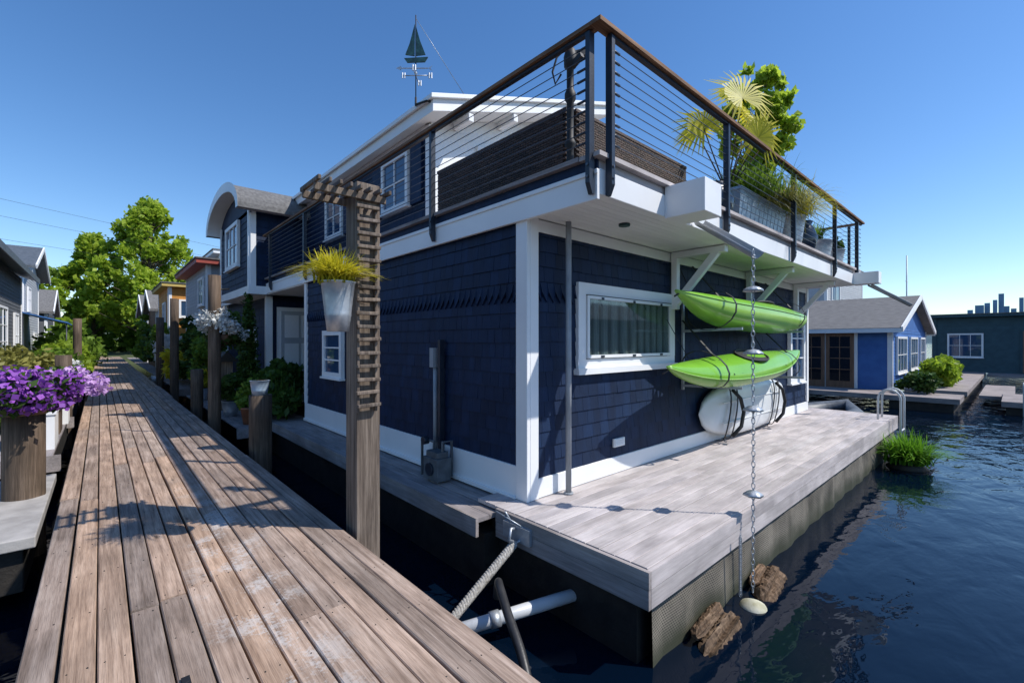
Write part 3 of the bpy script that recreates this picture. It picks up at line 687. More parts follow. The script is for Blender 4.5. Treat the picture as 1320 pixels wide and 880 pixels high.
b.box(6.63,8.57,2.56,3.19,PZ+.55,PZ+.59,0); b.box(6.7,8.5,2.62,3.12,PZ+.59,PZ+.6,1)
for x in np.arange(6.8,8.5,.16): b.beam((x,2.645,PZ+.02),(x,2.585,PZ+.54),.03,.012,0)
b.build("trough",e)
T=PZ+.58
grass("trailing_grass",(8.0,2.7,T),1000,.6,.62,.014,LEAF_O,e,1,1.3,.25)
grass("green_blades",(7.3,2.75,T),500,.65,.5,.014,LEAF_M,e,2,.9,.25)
foliage("low_shrub",clumpset((7.8,2.85,T+.3),(.85,.22,.35),18,.2,3),3000,.06,LEAF_M,e,3)
e=empty("fan_palm"); b=B([BARK,LEAF_Y]); base=Vector((6.85,2.85,T)); rg=random.Random(4)
fans=[((-.35,-.35,1.15),(-.45,-.75,.35)),((.1,-.3,1.0),(.1,-.75,.6)),((.5,-.1,1.2),(.3,-.7,.4)),((-.55,.1,.85),(-.6,-.5,.2)),((.3,-.45,.75),(.1,-.9,.1)),((-.2,-.5,.6),(-.4,-.8,-.1)),((-.1,.4,1.0),(0,.4,.9)),((.0,-.1,1.4),(-.2,-.6,.7))]
V=[];R=[]
for fi,(o,d) in enumerate(fans):
    hub=base+Vector(o); nrm=Vector(d).normalized(); b.cyl(base+Vector((0,0,.02)),hub,.012,.008,n=6)
    up=(hub-base).normalized(); sd=nrm.cross(up).normalized(); up=sd.cross(nrm)*-1
    if up.dot(hub-base)<0: up=-up
    nB=28
    for k in range(nB):
        a=(k/(nB-1)-.5)*rad(290); ln=(.62 if fi==0 else .48)*(1-.25*abs(a)/2.6)*rg.uniform(.88,1.06)
        dr=up*math.cos(a)+sd*math.sin(a); sw=nrm.cross(dr).normalized()
        p0=hub; p1=hub+dr*ln*.55+nrm*.03; p2=hub+dr*ln-Vector((0,0,rg.uniform(.03,.12)))
        w=.019; r=rg.random()*.5+.35
        V+=[tuple(p0-sw*.003),tuple(p0+sw*.003),tuple(p1+sw*w),tuple(p1-sw*w)]; R.append(r)
        V+=[tuple(p1-sw*w),tuple(p1+sw*w),tuple(p2+sw*.002),tuple(p2-sw*.002)]; R.append(r+.2)
b.build("stems",e); quadmesh("fan_leaves",np.array(V),np.array(R),LEAF_Y,e)
e=empty("potted_shrub_tree"); b=B([BARK]); b.cyl((8.2,3.0,T),(8.25,3.0,4.8),.035,.02)
cl=clumpset((8.4,2.95,5.35),(.65,.55,1.0),60,.14,8)
for c,_ in cl: b.cyl((8.25,3.0,4.4),c,.010,.003,n=5,cap=False)
b.build("trunk",e); foliage("crown",cl,5600,.085,LEAF_TT,e,9,1.6,.2)
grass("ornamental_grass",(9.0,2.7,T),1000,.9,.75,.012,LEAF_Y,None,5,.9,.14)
bucket("metal_planter",(9.0,2.7,PZ),.2,.28,.58)
pot("glazed_pot",(6.1,2.75,PZ),[(.16,0),(.27,.15),(.3,.28),(.24,.42),(.2,.46),(.22,.5)],POTB)
pot("glazed_pot",(9.85,2.7,PZ),[(.12,0),(.22,.2),(.25,.35),(.18,.55),(.14,.6),(.17,.66)],POTB)
bucket("metal_planter",(10.9,2.75,PZ),.22,.3,.45); grass("spiky_plant",(10.9,2.75,PZ+.45),160,.5,.4,.02,LEAF_M,None,6,.5,.05)
bucket("metal_planter",(11.8,2.7,PZ),.2,.26,.38); foliage("potted_herbs",clumpset((11.8,2.7,PZ+.5),(.2,.2,.15),6,.12,2),500,.05,LEAF_D,None,2)

b=B([BRONZE,GALV,BLACK])
vx,vy=3.84,6.6
b.tube([(4.0,6.05,5.30),(3.75,6.1,5.32),(3.70,6.35,5.34),(vx-.02,vy-.03,5.42),(vx,vy,5.6)],.018,2)
b.cyl((vx,vy,5.4),(vx,vy,6.95),.009,m=2,n=8)
b.lathe((vx,vy,6.0),[(.001,-.03),(.03,0),(.001,.03)],1,10)
ax=Vector((.74,-.67,0)); ay=Vector((.67,.74,0))
dn=.24
o=Vector((vx,vy,6.2-dn))
for d in (ax,ay):
    b.cyl(o-d*.2,o+d*.2,.008,m=1,n=6)
    for s in(-1,1):
        p=o+d*s*.22; b.beam(p+Vector((0,0,-.045)),p+Vector((0,0,.045)),.016,.02,1); b.beam(p+ax*.04+Vector((0,0,-.045)),p+ax*.04+Vector((0,0,.045)),.016,.014,1); b.beam(p+Vector((0,0,-.035)),p+ax*.04+Vector((0,0,.035)),.014,.012,1)
oo=o+Vector((0,0,.12)); b.beam(oo-ax*.24,oo+ax*.2,.014,.014,1)
b.face([oo-ax*.24+Vector((0,0,.04)),oo-ax*.33,oo-ax*.24-Vector((0,0,.04))],1); b.face([oo+ax*.2,oo+ax*.28+Vector((0,0,.05)),oo+ax*.24,oo+ax*.28-Vector((0,0,.05))],1)
o=Vector((vx,vy,6.42-dn))
hull=[(-.19,.06),(.2,.08),(.15,0),(-.14,-.01)]
def flat(pts,m,t=.012):
    n=ay*t; i=[o+ax*x+Vector((0,0,z)) for x,z in pts]; b.face([p-n for p in i],m); b.face([p+n for p in i][::-1],m)
    for k in range(len(i)): b.face([i[k]-n,i[(k+1)%len(i)]-n,i[(k+1)%len(i)]+n,i[k]+n],m)
flat(hull,0); flat([(-.02,.1),(-.17,.12),(-.1,.3),(-.015,.62)],0); flat([(.0,.1),(.16,.12),(.07,.35),(.0,.6)],0,.008)
b.cyl((vx,vy,6.9),(5.15,6.9,6.10),.005,m=1,n=5)
b.build("sailboat_weathervane")

# ================================================================ KAYAKS / DINGHY
def kayak(name,c,length,tilt,sw,W=.31,HH=.17,yaw=0):
    e=empty(name); b=B([KAY1,KAY2,BLACK])
    rings=[]; NS=48; n=24
    for j in range(NS+1):
        t=j/NS; s=2*t-1; wd=W*max(0.004,(1-abs(s)**2.3))**.85; rock=.16*abs(s)**3.2
        hd=.15*(1-abs(s)**3)+.015; hh=HH*max(.05,(1-abs(s)**4))
        ring=[]
        for k in range(n):
            a=2*math.pi*k/n; cx_=math.cos(a); sz=math.sin(a)
            y=wd*math.copysign(abs(cx_)**.75,cx_)
            z=(hd*(abs(sz)**1.3)*(1+.15*math.exp(-((s-.15)/.3)**2)) if sz>0 else -hh*abs(sz)**.7)
            ring.append((s*length/2,y,z+rock))
        rings.append(ring)
    b.loft(rings,lambda j,k:0 if k<n/2 else 1,.5,True,True,True)
    for s_ in(-1,1):
        pts=[]
        for j in range(NS+1):
            t=j/NS; s=2*t-1; pts.append((s*length/2,s_*(W*max(.004,(1-abs(s)**2.3))**.85+.003),.16*abs(s)**3.2))
        b.tube(pts,.009,1,6)
    pts=[]; 
    for k in range(25):
        a=2*math.pi*k/24; pts.append((.1+.42*math.cos(a),.2*math.sin(a),.185))
    b.tube(pts,.018,2,6); b.face([(p[0],p[1],.182) for p in pts[:-1]],2)
    for xx in (-1.4,1.45):
        b.lathe((xx,0,.10),[(.13,0),(.13,.035),(.1,.045)],2,16)
    for xx in (-1.0,-.75,1.0):
        b.tube([(xx,-.26,.07),(xx,0,.165),(xx,.26,.07)],.006,2,5)
    for s_ in(-1,1):
        b.tube([(s_*length/2*.97,0,.13),(s_*length/2*1.02,0,.08)],.012,2,5)
    ob=b.build("hull",e,0)
    ob.rotation_euler=(tilt,rad(sw),yaw); ob.location=c
    return e
kayak("kayak",(7.9,2.80,2.01),5.2,rad(-12),1.5,.33,.24)
kayak("kayak",(7.2,2.74,1.22),4.75,rad(22),-1.5,.31,.2)
b=B([BLACK,GALV])
def strap(x,yc,zc,r1,r2,tilt,top):
    pts=[]
    for k in range(17):
        a=2*math.pi*k/16; y=r1*math.cos(a); z=r2*math.sin(a); pts.append(Vector((x,yc+y*math.cos(tilt)-z*math.sin(tilt),zc+y*math.sin(tilt)+z*math.cos(tilt))))
    for p,q in zip(pts[:-1],pts[1:]): b.beam(p,q,.006,.04,0,up=(1,0,0))
    b.beam((x,yc-.12,zc+.18),(x+.25,3.18,top),.03,.008); b.beam((x,yc+.2,zc+.1),(x-.15,3.2,top),.03,.008)
for x in (6.2,9.1): strap(x,2.80,2.02,.35,.26,rad(-12),2.7)
for x in (5.9,8.7): strap(x,2.74,1.23,.33,.23,rad(22),1.9)
for x in (6.3,8.9):
    for z in (1.75,.96): b.beam((x,3.24,z),(x,2.42,z+.02),.035,.035,1)
    b.beam((x,3.25,.9),(x,3.25,2.3),.04,.03,1)
b.build("kayak_rack")
e=empty("white_dinghy"); b=B([DINGHY,GREYP,BLACK])
rings=[];NS=34;n=18
DXC,DZC=8.3,.50
for j in range(NS+1):
    t=j/NS; s=2*t-1
    hh=.44*(1-max(0,-s)**2.8)**.5 if s<0 else .44*(1-.3*s**3); hh=max(hh,.01)
    dp=.22*((1-max(0,-s)**2.4)**.6 if s<0 else 1-.25*s**2); dp=max(dp,.01)
    ring=[]
    for k in range(n+1):
        a=math.pi*k/n; ring.append((DXC+s*1.62,3.2-dp*math.sin(a)**.45 if 0<k<n else 3.2,DZC+hh*math.cos(a)))
    rings.append(ring)
b.loft(rings,0,.5,True,True,True)
for zz in (-.16,.16): b.tube([(DXC-1.25,2.99,DZC+zz),(DXC+1.35,2.99,DZC+zz)],.012,0,6)
for x in (7.25,7.5,9.15,9.4):
    pts=[(x+.08*math.sin(a*2),3.2-.235*abs(math.sin(a))**.45,DZC+.47*math.cos(a)) for a in [math.pi*q/12 for q in range(13)]]
    for p,q in zip(pts[:-1],pts[1:]): b.beam(p,q,.008,.04,2,up=(1,0,0))
for x in (7.25,9.15): b.tube([(x,2.93,.85),(x+.12,2.86,.72),(x+.22,2.85,.5),(x+.15,2.86,.28),(x,2.93,.14)],.028,2,8)
b.build("hull",e)

# ================================================================ METER & CONDUIT
b=B([GREYP,GALV,STEEL])
b.box(3.05,3.14,4.83,4.91,1.28,1.52,0); b.cyl((3.11,4.87,.2),(3.11,4.87,1.28),.028,m=0); b.box(3.08,3.145,4.72,4.77,-.05,1.62,2)
b.build("electrical_conduit")
e=empty("gas_meter"); b=B([METERG,STEEL,GALV])
b.box(2.86,3.05,4.44,4.74,-.02,.24,0); b.box(2.88,3.03,4.47,4.71,.24,.31,0); b.cyl((2.86,4.59,.11),(2.835,4.59,.11),.075,m=1,n=16)
b.tube([(2.97,4.5,.3),(2.97,4.5,.42),(3.1,4.5,.42),(3.1,4.5,0)],.018,0); b.tube([(2.97,4.68,.3),(2.97,4.68,.4),(2.97,4.95,.4),(2.97,4.95,-.05)],.018,0)
b.cyl((2.97,4.82,.40),(2.9,4.82,.40),.05,m=1); b.build("meter_body",e,.008)

# ================================================================ ARBOR POST with trellis
b=B([POSTW])
b.box(1.61,1.82,3.74,3.97,-1.2,2.96,0,.3)
b.box(1.595,1.62,3.70,3.73,1.0,2.76,0,.8); b.box(1.755,1.78,3.70,3.73,1.0,2.76,0,.6)
z=1.04
rg=random.Random(2)
while z<2.74:
    j1,j2=rg.uniform(-.008,.008),rg.uniform(-.008,.008)
    b.hexa([(1.585+j1,3.665,z),(1.79+j1,3.665,z+j2),(1.79+j1,3.699,z+j2),(1.585+j1,3.699,z),(1.585+j1,3.665,z+.03),(1.79+j1,3.665,z+.03+j2),(1.79+j1,3.699,z+.03+j2),(1.585+j1,3.699,z+.03)],0,rg.random()); z+=.112
for y in (3.70,3.975): b.box(1.25,1.86,y,y+.03,2.80,2.86,0,rg.random())
x=1.25
while x<1.85: b.box(x,x+.025,3.62,4.06,2.862,2.90,0,rg.random()); x+=.085
b.build("arbor_post",bevel=.006)
e=empty("hanging_bucket"); 
bk=bucket("bucket",(1.42,3.66,1.68),.085,.13,.40,GALV); bk.parent=e
b=B([GALV]); b.tube([(1.54,3.66,2.05),(1.58,3.70,2.15),(1.63,3.76,2.1)],.006); b.build("hook",e)
grass("bucket_grass",(1.40,3.66,2.06),750,.36,.32,.011,LEAF_Y,e,7,.75,.05)

# ================================================================ MOORING HARDWARE
b=B([ROPE,GALV])
p0=Vector((2.74,3.0,-.2)); p1=Vector((1.95,2.95,-.62))
for s_ in range(3):
    pts=[]
    for k in range(181):
        t=k/180; a=t*75+s_*2.094; p=p0.lerp(p1,t); pts.append(p+Vector((0,.022*math.cos(a),.022*math.sin(a))))
    b.tube(pts,.019,0,7)
b.tube([(2.81,3.05,-.1),(2.7,3.0,-.06),(2.66,2.98,-.14),(2.76,3.0,-.2),(2.81,2.95,-.16)],.014,1)
b.box(2.78,2.815,2.85,3.2,-.2,-.06,1); b.cyl((2.8,3.1,-.06),(2.72,3.1,.06),.008,m=1); b.cyl((2.8,2.95,-.06),(2.7,3.2,.04),.006,m=1)
b.build("mooring_rope")
b=B([RUBBER,GALV])
cv=[Vector((2.42,2.86,-.50)),Vector((2.40,2.82,-.36)),Vector((2.33,2.72,-.33)),Vector((2.22,2.5,-.40)),Vector((2.12,2.25,-.52)),Vector((2.05,2.1,-.66)),Vector((2.02,2.04,-.85))]
pts=[]
for i in range(len(cv)-1):
    p0_,p1_,p2_,p3_=cv[max(i-1,0)],cv[i],cv[i+1],cv[min(i+2,len(cv)-1)]
    for k in range(8):
        t=k/8; pts.append(.5*((2*p1_)+(p2_-p0_)*t+(2*p0_-5*p1_+4*p2_-p3_)*t*t+(3*p1_-p0_-3*p2_+p3_)*t**3))
b.tube(pts,.034,0,14); b.cyl((2.06,2.13,-.63),(2.05,2.1,-.67),.041,m=1,n=12)
b.build("utility_hose")
b=B([PVC,GALV]); b.cyl((1.75,2.95,-.62),(2.95,2.45,-.50),.05,m=0,n=14); b.cyl((2.25,2.742,-.57),(2.32,2.713,-.563),.062,m=1,n=14); b.build("water_pipe")
b=B([DARKW,LOGW]); rg=random.Random(9)
def log(p0,p1,r):
    rings=[];p0=Vector(p0);p1=Vector(p1);d=(p1-p0).normalized();a=d.cross(Vector((0,0,1))).normalized();u=a.cross(d)
    ph=[1+rg.uniform(-.3,.25) for _ in range(22)]
    for j in range(26):
        t=j/25; p=p0.lerp(p1,t); tp=min(1,.45+5*min(t,1-t)); rings.append([p+(a*math.cos(2*math.pi*k/22)+u*math.sin(2*math.pi*k/22))*r*tp*(ph[k]+rg.uniform(-.12,.12)) for k in range(22)])
    b.loft(rings,1,rg.random(),True,False,True)
log((3.35,1.56,-.79),(4.0,1.6,-.75),.085); log((3.4,1.66,-.68),(3.95,1.71,-.67),.05); log((4.45,1.55,-.78),(5.05,1.62,-.72),.09); log((4.55,1.66,-.68),(4.95,1.70,-.66),.045)
b.build("driftwood_log")
b=B([BUOY]); b.lathe((4.3,1.56,-.86),[(.02,0),(.10,.02),(.13,.07),(.10,.13),(.04,.16),(.01,.17)],0,18); b.build("mooring_buoy")
b=B([BUOY]); b.lathe((11.5,1.38,-.8),[(.02,0),(.14,.03),(.18,.08),(.1,.13),(.02,.15)],0,18); b.build("mooring_buoy")
e=empty("floating_fern"); b=B([DARKW]); b.lathe((11.15,1.35,-.8),[(.25,0),(.32,.06),(.2,.16),(.01,.18)],0,12); b.build("root_mat",e)
grass("fronds",(11.15,1.35,-.66),700,.7,.62,.03,FERN,e,12,.6,.12)
def ladder(name,x,y,z0,ax=0):
    b=B([PVC,GALV])
    for o in (0,.42):
        pts=[]
        for k in range(13):
            a=math.pi*k/12; pts.append((x+(o if ax==0 else .18*math.cos(a)), y-.0+(.18*math.cos(a) if ax==0 else o), z0+.42+.2*math.sin(a)))
        pts=[(pts[0][0],pts[0][1],z0)]+pts+[(pts[-1][0],pts[-1][1],z0-.9)]
        b.tube(pts,.02,0,8)
    for zz in (-.2,-.45,-.7):
        if ax==0: b.cyl((x,y-.18,z0+zz),(x+.42,y-.18,z0+zz),.015)
        else: b.cyl((x-.18,y,z0+zz),(x-.18,y+.42,z0+zz),.015)
    return b.build(name)
ladder("swim_ladder",11.9,1.72,0.0)
b=B([METERG,STEEL]); pts=[(13.3,3.2,-.5),(14.0,2.9,-.45),(15.2,2.9,-.42),(16.2,3.3,-.3),(15.2,4.2,-.42),(13.5,4.2,-.5)]
b.tube(pts,.22,0,12); b.box(13.6,15.4,3.0,4.1,-.6,-.5,1); b.box(14.1,14.4,3.0,4.1,-.3,-.25,1); b.build("inflatable_boat")

# ================================================================ PILINGS + PLANTS ALONG DOCK
def piling(name,x,y,r,z1,m=PILEW,lean=0):
    b=B([m]); rings=[]; n=18; rg=random.Random(int(x*10+y*7))
    ph=[rg.uniform(.95,1.04) for _ in range(n)]
    for z in np.linspace(-1.2,z1,7): rings.append([(x+lean*z+r*ph[k]*math.cos(2*math.pi*k/n),y+r*ph[k]*math.sin(2*math.pi*k/n),z) for k in range(n)])
    b.loft(rings,0,rg.random(),True,True,True); return b.build(name)
piling("dock_piling",1.78,7.6,.16,.8); piling("dock_piling",1.8,11.4,.12,3.0); piling("dock_piling",1.8,18.5,.12,3.0)
piling("dock_piling",1.8,13.8,.14,.9); piling("dock_piling",1.85,24,.14,2.6); piling("dock_piling",-.62,7.3,.17,.80)
piling("dock_piling",-.6,14,.14,1.3); piling("dock_piling",-.6,22,.12,2.4)
bucket("metal_planter",(1.76,7.55,.80),.1,.13,.22,GALVB)
e=empty("petunia_basket"); b=B([BROWN]); b.lathe((-.62,7.3,.8),[(.18,0),(.28,.12),(.3,.2)],0,16); b.build("basket",e)
cl=clumpset((-.62,7.25,1.05),(.5,.5,.16),26,.16,4)
foliage("leaves",cl,1800,.06,LEAF_D,e,4,shell=.3); foliage("petals",cl,3800,.052,LEAF_P,e,5,1.1,.85)
foliage("pale_petals",clumpset((-.35,7.6,1.08),(.35,.35,.14),12,.13,5),900,.05,leafmat("petal_lilac",(.35,.18,.5),(.75,.5,.8),.25),e,6,1.1,.8)
b=B([CONC,DARKW]); b.box(-3.2,-.42,5.75,8.3,-.2,-.10,0); b.box(-3.1,-.5,5.85,8.2,-.6,-.201,1); b.build("concrete_float",bevel=.01)
b=B([ROPE,DARKW]); 
for q in range(5): b.tube([( -.48-.03*q+.11*math.cos(a), 2.72+.09*math.sin(a)+q*.03, -.35+.03*q) for a in [2*math.pi*k/14 for k in range(15)]],.012)
b.box(-.75,-.35,2.3,3.4,-.5,-.42,1); b.build("coiled_rope")
b=B([DECKY,DARKW]); rg=random.Random(8)
for (xa,xb,ya,yb) in ((-2.6,-.42,9.2,13.2),(-2.6,-.42,13.6,19),(-2.4,-.42,20,60)):
    x=xa
    while x<xb-.1: b.cbox(x,x+.134,ya,yb,-.06,-.02,.004,1,0,rg.random()); x+=.14
    b.box(xa,xb,ya-.03,ya,-.25,-.02,0,.5); b.box(xa+.1,xb-.1,ya+.05,yb,-.5,-.07,1)
b.build("neighbour_deck")
b=B([DECKY,DARKW])
for (xa,xb,ya,yb) in ((1.95,3.1,19,60),):
    x=xa
    while x<xb-.1: b.cbox(x,x+.134,ya,yb,-.06,-.02,.004,1,0,rg.random()); x+=.14
    b.box(xa,xb,ya-.03,ya,-.25,-.02,0,.5)
b.build("neighbour_deck")
for i,(x,y,w,l,h,mt) in enumerate([(-.66,9.7,.3,.8,.5,WHITE),(-.7,11.2,.35,.7,.4,PILEW),(-.62,12.5,.3,.6,.55,WHITE),(-.7,16,.4,.9,.5,TERRA),(-.65,19,.3,.9,.5,PILEW)]):
    b=B([mt,SOIL]); b.box(x-w/2,x+w/2,y,y+l,-.02,h,0); b.box(x-w/2-.02,x+w/2+.02,y-.02,y+l+.02,h,h+.04,0); b.box(x-w/2+.03,x+w/2-.03,y+.03,y+l-.03,h+.04,h+.045,1); b.build("planter_box",bevel=.005)
    foliage("planter_plant",clumpset((x,y+l/2,h+.25),(w*.7,l*.55,.2),12,.16,i),1300,.06,[LEAF_P,LEAF_M,LEAF_D,LEAF_M,LEAF_W][i],None,i)
foliage("garden_shrub",clumpset((-1.6,15.5,.8),(.8,1.1,.6),26,.3,3),3600,.09,LEAF_O,None,13)
foliage("garden_shrub",clumpset((-1.3,12.4,.5),(.6,.9,.45),16,.3,4),2200,.09,LEAF_M,None,14)
foliage("garden_shrub",clumpset((-1.3,21,.7),(.6,2,.6),20,.35,5),2600,.12,LEAF_M,None,15)
foliage("garden_shrub",clumpset((-1.2,27,.8),(.7,3,.8),20,.4,6),2600,.14,LEAF_T,None,16)
foliage("garden_shrub",clumpset((-1.2,38,1.2),(.9,6,1.2),26,.7,7),2600,.2,LEAF_M,None,17)
foliage("cypress_shrub",[((2.75,12.9,z),(.22*(1-(z/3)**2)+.05,.22*(1-(z/3)**2)+.05,.3)) for z in np.arange(.3,2.75,.22)],3200,.05,LEAF_D,None,21,2.2,.3)
foliage("fern_shrub",clumpset((2.85,11.0,.45),(.25,.9,.4),16,.28,11),2200,.09,LEAF_D,None,22)
foliage("fern_shrub",clumpset((3.3,12.2,.7),(.5,.5,.6),14,.28,12),1600,.1,LEAF_D,None,23)
grass("fern_fronds",(2.85,10.5,.1),240,.9,.5,.04,LEAF_D,None,24,.6,.1)
e=empty("hanging_flower_basket"); foliage("white_flowers",clumpset((2.0,11.6,1.95),(.38,.38,.32),18,.2,14),3000,.06,LEAF_W,e,25,1.1,.8); foliage("leaves",clumpset((2.0,11.6,1.85),(.35,.35,.35),12,.18,15),1200,.07,LEAF_D,e,26)
b=B([BROWN,BLACK]); b.lathe((2.0,11.6,1.5),[(.05,0),(.2,.12),(.25,.25)],0,14); b.cyl((2.0,11.6,1.9),(1.85,11.4,2.7),.006,m=1); b.cyl((1.8,11.4,2.7),(2.1,11.6,2.75),.015,m=1); b.build("basket",e)
for i,(x,y) in enumerate([(2.3,10.6),(2.2,12.0),(2.5,14.2),(2.2,15.8),(2.3,17.2)]):
    (bucket if i%2 else (lambda n,c,a,b_,h: pot(n,c,[(a,0),(b_,h*.9),(b_+.02,h*.9),(b_+.02,h)],TERRA)))("flower_pot",(x,y,-.1),.13,.18,.35)
    foliage("potted_plant",clumpset((x,y,.5),(.22,.22,.25),8,.15,i+30),700,.07,[LEAF_M,LEAF_D,LEAF_W,LEAF_Y,LEAF_M][i],None,30+i)
for i,(y,mt,z,hh) in enumerate([(16,LEAF_M,1.0,.8),(19.5,LEAF_D,1.3,1.0),(22,LEAF_Y,.7,.5),(26,LEAF_W,1.3,.5),(29,LEAF_M,1.3,1.0),(34,LEAF_D,1.5,1.2),(42,LEAF_M,2,1.6)]):
    foliage("dockside_shrub",clumpset((2.35,y,z),(.3,.8+i*.3,hh),14,.26+.04*i,i+50),1800,.1+.012*i,mt,None,50+i)
b=B([POSTW,DARKW]); b.box(2.2,2.45,13.1,13.4,-.1,1.1,0); b.hexa([(2.1,13.0,1.1),(2.55,13.0,1.1),(2.55,13.5,1.1),(2.1,13.5,1.1),(2.3,13.0,1.35),(2.34,13.0,1.35),(2.34,13.5,1.35),(2.3,13.5,1.35)],1); b.build("dock_mailbox")

# ================================================================ BACKGROUND HOUSES
def siding(b,F,a0,a1,z0,z1,m,ex=.14,o=.0):
    z=z0
    o_,al,ou=F
    def P(a,q,z): return (o_[0]+al[0]*a+ou[0]*q,o_[1]+al[1]*a+ou[1]*q,z)
    while z<z1-.01:
        zt=min(z+ex,z1); c=random.uniform(.3,.7)
        b.face([P(a0,.018+o,z),P(a1,.018+o,z),P(a1,.002+o,zt),P(a0,.002+o,zt)],m,c); b.face([P(a0,.018+o,z),P(a0,o,z),P(a1,o,z),P(a1,.018+o,z)],m,.1); z=zt
def house(name,x0,x1,y0,y1,z1,wall,roof="flat",rt=WHITE,z0=-.4,rh=1.2,oh=.35,wx=(),wy=(),door=None,rm=None,right=False):
    b=B([wall,WHITE,GLASSB,rt,rm or SHINGR,DOORW]); b.box(x0,x1,y0,y1,z0,z1,0)
    fx=((x1,0),(0,1),(1,0)) if right else FX(x0); fy=FY(y0)
    siding(b,fx,y0,y1,z0,z1,0); siding(b,fy,x0,x1,z0,z1,0)
    for F,a,c_ in ((fx,y0,y0+.12),(fx,y1-.12,y1),(fy,x0,x0+.12),(fy,x1-.12,x1)): b.lbox(F,a+.001,c_,0,.04,z0,z1-.001,1)
    for (a,w,zz,h,nx,ny) in wx: window(b,fx,a,a+w,zz,zz+h,1,2,.09,nx,ny,.02,.07)
    for (a,w,zz,h,nx,ny) in wy: window(b,fy,a,a+w,zz,zz+h,1,2,.09,nx,ny,.02,.07)
    X0,X1,Y0,Y1=x0-oh,x1+oh,y0-oh,y1+oh
    if roof=="flat": b.box(X0,X1,Y0,Y1,z1,z1+.16,3); b.box(X0-.04,X1+.04,Y0-.04,Y1+.04,z1+.16,z1+.21,4)
    elif roof=="gabley":
        xm=(x0+x1)/2
        for s_,xe in((-1,X0),(1,X1)):
            b.hexa([(xe,Y0,z1-.12),(xm,Y0,z1+rh),(xm,Y1,z1+rh),(xe,Y1,z1-.12),(xe,Y0,z1+.02),(xm,Y0,z1+rh+.14),(xm,Y1,z1+rh+.14),(xe,Y1,z1+.02)],4)
            b.beam((xe,Y0-.01,z1-.04),(xm,Y0-.01,z1+rh+.06),.06,.2,3)
        b.box(X0-.03,X0-.001,Y0,Y1,z1-.16,z1,3); b.box(X1+.001,X1+.03,Y0,Y1,z1-.2,z1+.03,3)
        b.face([(x0,y0,z1),(x1,y0,z1),(xm,y0,z1+rh)],0)
    elif roof=="gablex":
        ym=(y0+y1)/2
        for ye in(Y0,Y1):
            b.hexa([(X0,ye,z1-.12),(X1,ye,z1-.12),(X1,ym,z1+rh),(X0,ym,z1+rh),(X0,ye,z1+.02),(X1,ye,z1+.02),(X1,ym,z1+rh+.14),(X0,ym,z1+rh+.14)],4)
            b.beam((X0-.01,ye,z1-.04),(X0-.01,ym,z1+rh+.06),.06,.2,3); b.beam((X1+.01,ye,z1-.04),(X1+.01,ym,z1+rh+.06),.06,.2,3)
        b.face([(x0,y0,z1),(x0,y1,z1),(x0,ym,z1+rh)],0); b.face([(x1,y0,z1),(x1,y1,z1),(x1,ym,z1+rh)],0)
    return b.build(name)
house("red_roof_house",3.0,9,20.5,26,4.5,LGREY,"flat",RED,wx=[(21,1.2,3.0,1.1,2,2),(23,1.4,.7,1.3,2,2)],wy=[(3.5,1.2,3.1,1.1,2,1),(5.2,1.2,3.1,1.1,2,1)],oh=.4)
house("orange_house",2.5,8,28,33,4.3,ORANGE,"flat",YELL,wx=[(29,1.2,2.6,1,2,2),(31,1,.6,1.4,2,2)],wy=[(2.9,.9,2.8,.9,2,1)],oh=.3)
house("brown_house",2.6,8,36,42,3.6,BROWN,"gablex",WHITE,wx=[(38,1.2,.8,1.2,2,2)],rh=1.3)
house("white_house",4.5,12,27,36,6.0,LGREY,"flat",WHITE,wy=[(5,1.5,4.5,1.1,2,1),(8,1.5,4.5,1.1,2,1)])
house("blue_cottage",2.7,8,45,52,3.8,BLUEW,"gablex",WHITE,rh=1.5)
house("grey_house",-9,-2.7,13.5,30.5,4.5,GREYW,"gabley",METERG,oh=.55,right=True,wx=[(17.5,1.6,.9,1.6,2,3),(23.8,2.0,.9,2.0,2,3),(27.8,1.2,.9,1.9,2,2)],rh=1.3,rm=METERG)
house("pale_blue_house",-10,-2.9,33.5,41,5.4,LGREY,"gablex",WHITE,oh=.5,right=True,wx=[(35,1.3,3.2,1.3,2,2),(38,1.3,.8,1.3,2,2)],rh=1.4,rm=METERG)
house("grey_cottage",-9,-2.7,44,50,3.6,GREYW,"gablex",WHITE,right=True,wx=[(46,1.3,.8,1.3,2,2)],rh=1.6)
b=B([TARP,STEEL]); b.hexa([(-2.9,31.5,3.0),(-1.2,31.5,2.5),(-1.2,36,2.5),(-2.9,36,3.0),(-2.9,31.5,3.06),(-1.2,31.5,2.56),(-1.2,36,2.56),(-2.9,36,3.06)],0)
for y in (31.6,35.9): b.cyl((-1.25,y,0),(-1.25,y,2.5),.03,m=1)
b.build("blue_awning")
house("bright_blue_house",22.6,32.5,3.2,12.5,2.1,BLUEW,"gabley",WHITE,z0=-.3,rh=1.45,oh=.35,
      wx=[(9,1.2,.5,1.2,2,2)],wy=[(23.4,2.4,.3,1.5,3,2),(26.8,2.2,.3,1.5,3,2),(30,1.6,.3,1.5,2,2)])
b=B([DOORW,GLASS,WHITE]); F=FX(22.6)
b.lbox(F,4.25,7.5,.03,.09,-.28,2.05,2)
for a in (4.35,5.35,6.35): 
    b.lbox(F,a,a+.95,.1,.14,-.28,1.95,0); b.lbox(F,a+.13,a+.82,.14,.15,.0,1.8,1)
    for z in (.45,.9,1.35): b.lbox(F,a+.13,a+.82,.15,.16,z,z+.03,0)
    b.lbox(F,a+.46,a+.49,.15,.161,.0,1.8,0)
b.build("french_doors")
